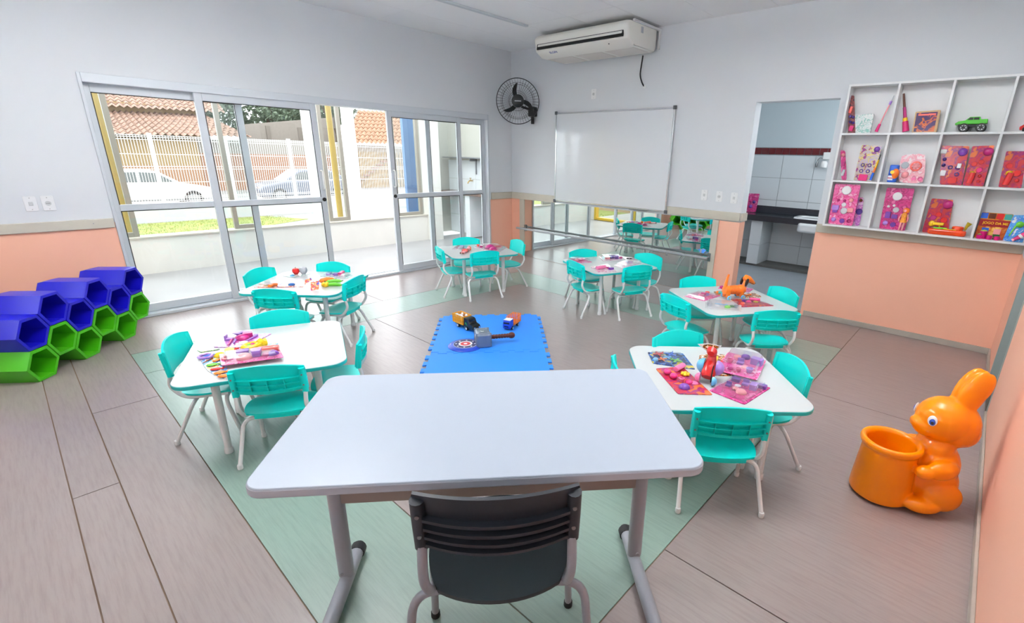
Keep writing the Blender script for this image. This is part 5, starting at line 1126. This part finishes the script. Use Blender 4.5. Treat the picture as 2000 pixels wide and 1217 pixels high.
sk = thing('sink_basin', 'white oblong sink basin set into the washroom counter', 'sink', (4.14, 2.30, .785))
m_cer = M('ceramic', (236, 238, 240), .12, coat=.4)
ro, ri, rb_ = rrect(.92, .40, .08, 6), rrect(.82, .32, .07, 6), rrect(.60, .20, .06, 6); N = len(ro)
vs = [(x, y, .002) for x, y in ro]+[(x, y, .022) for x, y in rrect(.90, .385, .075, 6)]+[(x, y, .018) for x, y in ri]+[(x, y, -.10) for x, y in rb_]
MB().add(vs, [(a*N+q, a*N+(q+1)%N, (a+1)*N+(q+1)%N, (a+1)*N+q) for a in range(3) for q in range(N)]+[tuple(3*N+q for q in range(N))]).build('rim', m_cer, sk)
MB().prism(rrect(.74, .36, .07, 6, 0, -.06), -.185, -.052).build('bowl', m_cer, sk, bevel=.03, seg=3)
cW = crop((1440,270), 4.507)
Q = [ony(p, 2.45) for p in cW((95,470),(200,473),(165,635),(80,632))]; dz = .786-min(q.z for q in Q); Q = [q+Vector((0,0,dz)) for q in Q]
pack('dark pink toy card leaning on the washroom counter', Q, PK_mag, [(.3,.4,'half','mag',.06),(.65,.45,'half','ind',.06),(.4,.7,'half','pur',.07)], n=NY)
p = ony(cW((770,220))[0], 2.58)
t = thing('water_filter', 'small white wall water filter with hose beside red border tiles', 'water filter', (p.x, 2.59, p.z))
MB().box(-.03, .07, -.06, 0, .05, .15).build('filter_box', m_tube, t, bevel=.008); MB().lathe([(.045, -.06), (.05, .0), (.03, .03)], 16, T3((0, -.05, 0))).build('filter_bowl', m_tube, t)
MB().tube(bez([(-.02,-.04,.06),(-.07,-.04,.08),(-.10,-.04,.03)], 5, .05), .006, 7).build('hose', m_steel, t); MB().lathe([(.012,-.06),(.018,-.02),(.012,.02)], 12, T3((-.10,-.04,0))).build('nozzle', m_steel, t)

# ================================================================== PORCH
m_pf = M('porch_concrete', (150, 149, 150), .35, var=.10, vscale=1.5)
m_pw = M('porch_wall_paint', (216, 214, 208), .6, var=.05, vscale=2)
struct(MB().box(-2.3, -.15, -9, 1.0, -.12, -.012).build('floor_porch', m_pf, smooth=0))
struct(MB().box(-2.24, -2.09, -4.80, -.2, -.012, .44).build('wall_porch', m_pw, smooth=0))
struct(MB().box(-2.27, -2.07, -4.80, -.2, .44, .462).build('trim_10', M('sill_cream', (186, 181, 170), .5), bevel=.004))
m_taupe = M('taupe_frame', (140, 135, 125), .4)
def wframe(label, y0, y1):
    t = thing('porch_window_frame', label, 'window frame', (-2.17, (y0+y1)/2, .462), 0, 'porch window frames'); hw_ = (y1-y0)/2; s = .055
    for nm, a, b, c, d in (('stile', -hw_, -hw_+s, 0, 2.1), ('stile', hw_-s, hw_, 0, 2.1), ('rail', -hw_+s, hw_-s, 0, s), ('rail', -hw_+s, hw_-s, 2.1-s, 2.1)):
        MB().box(-.03, .03, a, b, c, d).build(nm, m_taupe, t, bevel=.003)
    MB().box(-.003, .003, -hw_+s, hw_-s, s, 2.1-s).build('pane', m_glass, t, smooth=0)
wframe('taupe porch window frame behind the left door pane, yellow post beyond', -4.60, -4.36)
wframe('taupe porch window frame behind the second door pane', -3.32, -2.99)
wframe('taupe porch window frame beside the yellow post in the door gap', -1.99, -1.65)
wframe('taupe porch window frame in front of the blue post', -.80, -.27)
def post(label, px, X, r_, m, z1=3.0, sq_=None):
    p = onx(px, X); z0 = -.40
    t = thing('porch_post', label, 'post', (X, p.y, z0))
    if sq_: MB().box(-.04, .04, -sq_/2, sq_/2, 0, z1-z0).build('shaft', m, t, bevel=.005)
    else: MB().cyl(r_, 0, z1-z0, 16).build('shaft', m, t)
    MB().box(-r_*1.6-.02, r_*1.6+.02, -r_*1.6-.02, r_*1.6+.02, 0, .012).build('base_plate', m, t, bevel=.002)
m_yel = M('yellow_paint', (176, 150, 78), .45); m_bluep = M('sky_blue_paint', (96, 128, 172), .5)
post('yellow painted post outside the left door pane', (222, 330), -2.55, .045, m_yel)
post('yellow painted post seen through the open door gap', (652, 310), -2.55, .045, m_yel)
post('broad sky blue post outside the right door leaf', (800, 300), -2.75, .06, m_bluep, sq_=.26)
m_wp = M('white_steel', (196, 196, 195), .4)
post('white steel post on the lawn, left of the open gap', (606, 300), -5.2, .09, m_wp, 3.6)
post('white steel post on the lawn in the open gap', (688, 320), -5.2, .13, m_wp, 3.6)
# porch beam above the window frames
struct(MB().box(-2.24, -2.09, -4.80, .9, 2.562, 2.8).build('trim_11', m_pw, smooth=0))
# porch end walls
ew = MB().box(-2.24, -1.98, -4.92, -4.80, -.012, 2.8).box(-.70, -.15, -4.92, -4.80, -.012, 2.8).box(-1.98, -.70, -4.92, -4.80, 2.3, 2.8)
struct(ew.build('wall_porch_end', m_pw, smooth=0))
yw = struct(MB().box(-1.98, -1.92, -4.91, -4.78, .0, 2.3).box(-.76, -.70, -4.91, -4.78, .0, 2.3).box(-1.92, -.76, -4.91, -4.78, 0, .06).box(-1.92, -.76, -4.91, -4.78, 2.24, 2.3).build('window_3', M('yellow_frame', (200, 165, 50), .45), bevel=.004))
MB().box(-1.92, -.76, -4.855, -4.847, .06, 2.24).build('pane', m_glass, yw, smooth=0)
struct(MB().box(-6.0, -.15, -9.2, -9.0, -.3, 2.6).build('wall_side_building', M('peach_wall', (150, 126, 100), .6), smooth=0))
# laundry corner: column, tiled wall, counter, shelf, tap
cl_ = struct(MB().box(-2.20, -1.96, -.21, .03, -.012, 2.8).build('wall_column', m_pw, smooth=0))
lw_ = struct(MB().box(-2.75, -.15, .80, .92, -.012, 2.8).box(-2.87, -2.75, .03, .92, -.012, 2.8).build('wall_laundry', M('laundry_paint', (176, 176, 168), .6), smooth=0))
for i in range(6):
    for kz in range(4):
        x0 = -2.75+i*.433; MB().box(x0+.003, x0+.430, .792, .80, kz*.36+.003, kz*.36+.357).build('wall_tile', m_tile, lw_, bevel=.0015)
lt = thing('laundry_counter', 'granite laundry counter on tiled pillars outside the right pane', 'counter', (-1.4, .6, 0))
MB().box(-1.3, 1.2, -.17, .19, .80, .85).build('worktop', M('brown_granite', (120, 100, 92), .25, var=.3, vscale=90), lt, bevel=.004)
for x in (-.35, .45): MB().box(x-.07, x+.07, -.14, .19, 0, .80).build('pillar', m_tile, lt, bevel=.003)
tk = tag(MB().prism(rrect(.42, .3, .05, 4), 0, .5, T3((-.55, .55, .2))).build('laundry_tank', M('tank_grey', (170, 172, 172), .4), bevel=.01), 'grey laundry tank under the granite counter', 'wash tank')
tp_ = ony((923, 353), .79)
t = thing('wall_tap', 'small brass wall tap on the tiled laundry wall', 'tap', tp_)
m_br = M('brass', (190, 160, 100), .25, metal=.9)
MB().tube(bez([(0, 0, 0), (0, -.09, 0), (0, -.12, -.05)], 5, .03), .012, 8).build('spout', m_br, t); MB().cyl(.008, 0, .04, 8, T3((0, -.05, .01))).build('valve_stem', m_br, t); MB().box(-.03, .03, -.056, -.044, .045, .055).build('valve_handle', m_br, t, bevel=.003)
p = ony((905, 308), .79)
t = thing('wall_pipe', 'grey horizontal pipe shelf on brackets along the laundry wall', 'pipe', (-1.3, .79, p.z))
MB().box(-1.4, .9, -.18, -.0, -.012, .012).build('shelf_bar', m_steel, t, bevel=.003)
for x in (-.55, .25): MB().box(x-.012, x+.012, -.16, -.0, -.06, -.012).box(x-.012, x+.012, -.02, 0, -.3, -.012).build('bracket', m_steel, t, smooth=0)

# ================================================================== YARD, FENCE, STREET
GZ = -.285
lawn = struct(MB().box(-10.0, -2.24, -30, 14, -.6, GZ).build('ground_yard', M('pale_paving', (140, 139, 136), .8, var=.08, vscale=2), smooth=0))
la = MB().prism([(-9.7,-14),(-2.7,-14),(-2.7,-2.6),(-7.3,-1.9),(-8.4,.1),(-9.7,-.6)], GZ, GZ+.012).build('lawn', M('lawn_green', (128, 136, 70), .9, var=.25, vscale=6), smooth=0)
rr_ = random.Random(3); gv = []; gf = []
for i in range(14000):
    x, y = rr_.uniform(-9.65, -2.75), rr_.uniform(-8, .0)
    if y > -2.6+(-2.7-x)*.15 and not (x < -7.4 and y < 2*(-7.4-x)-1.9 and y < -.2): continue
    h_ = rr_.uniform(.02, .05); a = rr_.uniform(0, PI); dx, dy = .006*math.cos(a), .006*math.sin(a); b0 = len(gv)
    gv += [(x-dx, y-dy, GZ+.01), (x+dx, y+dy, GZ+.01), (x+rr_.uniform(-.02, .02), y+rr_.uniform(-.02, .02), GZ+.01+h_)]; gf.append((b0, b0+1, b0+2))
gm = MB().add(gv, gf).build('grass', M('grass_blade', (128, 138, 68), .9, var=.2, vscale=5), smooth=0); gm['kind'] = 'stuff'; gm['label'] = 'short bright green grass on the lawn beyond the porch'; gm['category'] = 'grass'
la['kind'] = 'structure'
bxp = onx((605, 425), -4.6)
t = tag(MB().box(-.45, .45, -.35, .35, 0, .12).box(-.40, .40, -.30, .30, .12, .14).build('concrete_slab', M('slab_grey', (150, 152, 154), .8), loc=(-4.6, bxp.y, GZ), bevel=.006), 'low grey concrete cover slab on the paving beyond the porch', 'concrete slab')
struct(MB().box(-90, -10.0, -70, 60, -1.4, -.75).build('ground_street', M('street', (128, 127, 125), .9, var=.08, vscale=1), smooth=0))
FX = -10.0
zt_ = onx((440, 270), FX).z; zb_ = onx((440, 391), FX).z
struct(MB().box(FX-.08, FX+.08, -26, 14, -.9, zb_).build('wall_fence_base', M('fence_wall_white', (172, 172, 170), .7), smooth=0))
fe = thing('mesh_fence', 'white welded mesh fence on a low white wall along the street', 'fence', (FX, -6, zb_+.012))
Hf = zt_-zb_; y0 = onx((306, 330), FX).y; PW = onx((450, 330), FX).y-y0
pan = MB()
nb = 28
for i in range(nb): y = PW*(i+.5)/nb; pan.box(-.005, .005, y-.006, y+.006, 0, Hf)
for fz in (.015, .055, .08, .30, .50, .54, .72, .93, .965, .99):
    pan.box(-.009, .009, 0, PW, Hf*fz-.008, Hf*fz+.008)
pan = pan.build('mesh_panel', m_wp, fe, smooth=0); pan.location = (0, y0-PW*4+6, 0); pan['kind'] = 'stuff'
for i in range(-3, 9):
    o = pan.copy(); COL.objects.link(o); o.parent = fe; o.location = (0, y0+PW*i+6, 0); o['kind'] = 'stuff'
for i in range(-4, 10): MB().box(-.035, .035, -.045, .045, 0, Hf+.04).build('post', m_wp, fe, bevel=.004, loc=(0, y0+PW*i+6, 0))

def car(label, px_front, X, direction, paint, L=4.2):
    """direction +1: nose towards +y"""
    p = onx(px_front, X); zg = -.75
    t = thing('parked_car', label, 'car', (X, p.y-direction*L/2, zg), 0 if direction > 0 else PI)
    A = frame((0,0,0), (0,1,0), (0,0,1), (1,0,0))
    lo = [(-2.1,.35),(-2.05,.28),(2.0,.25),(2.1,.38),(2.1,.62),(1.95,.74),(1.25,.88),(.95,.93),(-1.75,.98),(-2.08,.9)]
    bd = MB().prism([(y*L/4.2, z) for y, z in lo], -.82, .82, A).build('body', paint, t, bevel=.08, seg=3)
    hi = [(1.05,.90),(.35,1.36),(.05,1.43),(-1.0,1.42),(-1.35,1.32),(-1.95,.96)]
    MB().prism([(y*L/4.2, z) for y, z in hi], -.70, .70, A).build('cabin', paint, t, bevel=.06, seg=3)
    dg = M('car_glass', (96, 100, 100), .1)
    for sx in (-1, 1):
        for win in ([(.80,.95),(.30,1.30),(-.25,1.34),(-.25,.97)], [(-.33,.97),(-.33,1.34),(-1.0,1.32),(-1.30,1.20),(-1.55,.99)]):
            MB().prism([(y*L/4.2, z) for y, z in win], sx*.70, sx*.715, A).build('side_window', dg, t, smooth=0)
    for y in (1.3, -1.3):
        for sx in (-1, 1):
            w_ = MB().lathe([(.2,-.1),(.31,-.09),(.31,.09),(.2,.1)], 24, frame((sx*.74, y*L/4.2, .31), (0,1,0), (0,0,1), (1,0,0))).build('wheel', m_rub, t)
            MB().cyl(.2, -.105, .105, 18, frame((sx*.74, y*L/4.2, .31), (0,1,0), (0,0,1), (1,0,0))).build('hubcap', m_steel, w_)
    for sx in (-1, 1): MB().box(sx*.6-.14, sx*.6+.14, 1.98*L/4.2, 2.08*L/4.2, .58, .70).build('headlight', m_chrome, bd, bevel=.02)
    return t
car('white parked car behind the fence, beyond the left door pane', (414, 385), -19.3, 1, M('car_white', (180, 180, 180), .2, coat=.5))
car('blue-grey parked car behind the fence, beyond the second pane', (497, 385), -19.3, -1, M('car_bluegrey', (100, 105, 118), .2, coat=.5))

# ================================================================== HOUSES AND TREES ACROSS THE STREET
m_rt = M('roof_tile', (141, 113, 97), .8, var=.4, vscale=5); m_rt2 = M('roof_tile_orange', (145, 112, 88), .8, var=.35, vscale=5)
def roof(parent, e0, e1, r1, r0, mat, base, nrow=9, pitch=.30, amp=.06):
    """barrel-tile roof: eave e0->e1, ridge r0->r1"""
    n = max(6, int((e1-e0).length/pitch)); up = ((e1-e0).cross(r0-e0)).normalized()
    if up.z < 0: up = -up
    sub = 4; nu = n*sub; vs = []; fs = []
    for j in range(nrow):
        for e in (0, 1):
            v = (j+e)/nrow
            for i in range(nu+1):
                u = i/nu; p = (e0*(1-u)+e1*u)*(1-v)+(r0*(1-u)+r1*u)*v
                vs.append(p+up*(amp*math.sin(2*PI*i/sub)+(.05 if e == 0 else 0))-base)
        b0 = j*2*(nu+1)
        for i in range(nu): fs.append((b0+i, b0+i+1, b0+nu+1+i+1, b0+nu+1+i))
    for j in range(nrow-1):
        b0 = j*2*(nu+1)+nu+1; b1 = (j+1)*2*(nu+1)
        for i in range(nu): fs.append((b0+i, b0+i+1, b1+i+1, b1+i))
    o = MB().add(vs, fs).build('roof_tiles', mat, parent, smooth=30); o['kind'] = 'stuff'; return o
HX = -26.0
zs = -.75
# yellow house
a, b = onx((120, 262), HX), onx((492, 268), HX); c, d = onx((120, 210), HX-4.5), onx((398, 224), HX-4.5)
bs = Vector((HX-1.5, (a.y+b.y)/2, zs))
t = thing('street_house', 'yellow house with two-tier clay tile roof across the street', 'house', bs)
roof(t, a, b, d, c, m_rt, bs)
yl = onx((398, 340), HX-.6).y
MB().box(HX-8, HX-.6, a.y-2, yl, zs, a.z-.1, T3(-bs)).build('wall', M('house_yellow', (139, 116, 78), .8, var=.06), t, smooth=0)
MB().box(HX-.66, HX-.55, a.y-2, yl, zs, zs+1.35, T3(-bs)).build('wall_dado', M('house_orange_dado', (141, 104, 76), .8), t, smooth=0)
MB().box(HX-8, HX-4.3, a.y-2, d.y, zs, max(c.z, d.z)+.35, T3(-bs)).build('upper_wall', M('house_yellow', (139, 116, 78)), t, smooth=0)
e0, e1 = onx((120, 203), HX-3.7), onx((440, 221), HX-3.7); f0, f1 = onx((120, 150), HX-8), onx((405, 172), HX-8)
roof(t, e0, e1, f1, f0, m_rt, bs)
# orange-walled house with grey blind wall
g0, g1 = onx((398, 340), HX-.8), onx((664, 340), HX-.8)
bs = Vector((HX-1.5, (g0.y+g1.y)/2, zs)); zg_ = onx((550, 276), HX-.8).z; zo = onx((550, 302), HX-.8).z
t = thing('street_house', 'long orange and grey street wall behind the parked blue-grey car', 'house', bs)
MB().box(HX-1.0, HX-.8, g0.y, g1.y, zs, zo, T3(-bs)).build('wall', M('house_orange', (141, 100, 77), .8, var=.08), t, smooth=0)
MB().box(HX-1.0, HX-.82, g0.y, g1.y, zo, zg_, T3(-bs)).build('wall_top_band', M('house_greyband', (128, 122, 114), .8), t, smooth=0)
k0, k1 = onx((480, 260), HX-5), onx((662, 260), HX-5); zk0, zk1 = onx((480, 243), HX-5).z, onx((650, 228), HX-5).z
pg = [(k0.y, zs), (k1.y, zs), (k1.y, zk1), (k0.y, zk0)]
MB().prism(pg, 0, .2, frame(Vector((HX-5.2, 0, 0))-bs, (0,1,0), (0,0,1), (1,0,0))).build('blind_wall', M('house_blind', (128, 120, 112), .8, var=.06), t, smooth=0)
for y_ in (k0.y+(k1.y-k0.y)*.22, k0.y+(k1.y-k0.y)*.55): MB().box(-.02, .06, -.12, .12, 0, zk0-zs, T3(Vector((HX-5, y_, zs))-bs)).build('pilaster', M('house_pilaster', (112, 104, 96), .8), t, smooth=0)
# house with orange roof and timber boards
a, b = onx((672, 280), HX+1), onx((990, 288), HX+1); c, d = onx((700, 215), HX-3.5), onx((990, 228), HX-3.5)
bs = Vector((HX-1, (a.y+b.y)/2, zs))
t = thing('street_house', 'orange tile-roofed house seen through the open door gap', 'house', bs)
roof(t, a, b, d, c, m_rt2, bs)
MB().box(HX-4, HX+.3, a.y, b.y, zs, a.z-.05, T3(-bs)).build('wall', M('house_cream', (132, 120, 104), .8), t, smooth=0)
wm_ = M('ochre_board', (134, 112, 74), .7, var=.15, vscale=3)
nbd = 34
for i in range(nbd):
    y = a.y+.3+i*.22; MB().box(HX+.3, HX+.36, y, y+.17, zs, a.z-.45, T3(-bs)).build('board', wm_, t, smooth=0)
for q in range(9):
    MB().box(HX+.36, HX+.5, a.y+.4+q*.32, a.y+.8+q*.32, zs+.1+q*.22, zs+.2+q*.22, T3(-bs)).build('stair_step', M('stair_red', (120, 84, 66), .7), t, smooth=0)
# trees
m_leaf = M('leaf_green', (91, 106, 84), .7, var=.35, vscale=2); m_trunk = M('trunk_brown', (80, 66, 54), .9)
def tree(label, px, X, rad, seed, zc=None):
    p = onx(px, X); t = thing('street_tree', label, 'tree', (X, p.y, zs), 0, 'trees beyond the street'); r = random.Random(seed); vs = []; fs = []
    hc_ = p.z-zs
    cl = [(Vector((r.gauss(0, rad*.45), r.gauss(0, rad*.6), r.gauss(0, rad*.35))), rad*r.uniform(.3, .5)) for _ in range(11)]
    for i in range(5200):
        c0, cr_ = r.choice(cl); dv = Vector((r.gauss(0,1), r.gauss(0,1), r.gauss(0,1))).normalized()*cr_*r.uniform(.75, 1.05); q = c0+dv+Vector((0,0,hc_))
        a_ = Vector((r.gauss(0,1), r.gauss(0,1), r.gauss(0,1))).normalized(); b_ = a_.orthogonal().normalized(); s_ = rad*.045; b0 = len(vs)
        vs += [q-a_*s_, q+b_*s_*.6, q+a_*s_, q-b_*s_*.6]; fs.append((b0, b0+1, b0+2, b0+3))
    f = MB().add(vs, fs).build('foliage', m_leaf, t, smooth=0); f['kind'] = 'stuff'
    MB().tube([(0,0,0),(.1,.05,hc_*.5),(0,0,hc_)], [.28,.2,.08], 8).build('trunk', m_trunk, t)
    for q in range(4): MB().tube([(.08,.04,hc_*.6), cl[q][0]+Vector((0,0,hc_))], [.1,.04], 6).build('branch', m_trunk, t)
tree('leafy green tree behind the street wall, seen through the second pane', (520, 218), -36, 3.3, 1)
tree('leafy green tree right of the first, beyond the grey blind wall', (592, 220), -44, 3.3, 2)
tree('leafy green tree at the top left of the open door gap', (652, 203), -31, 1.2, 5)
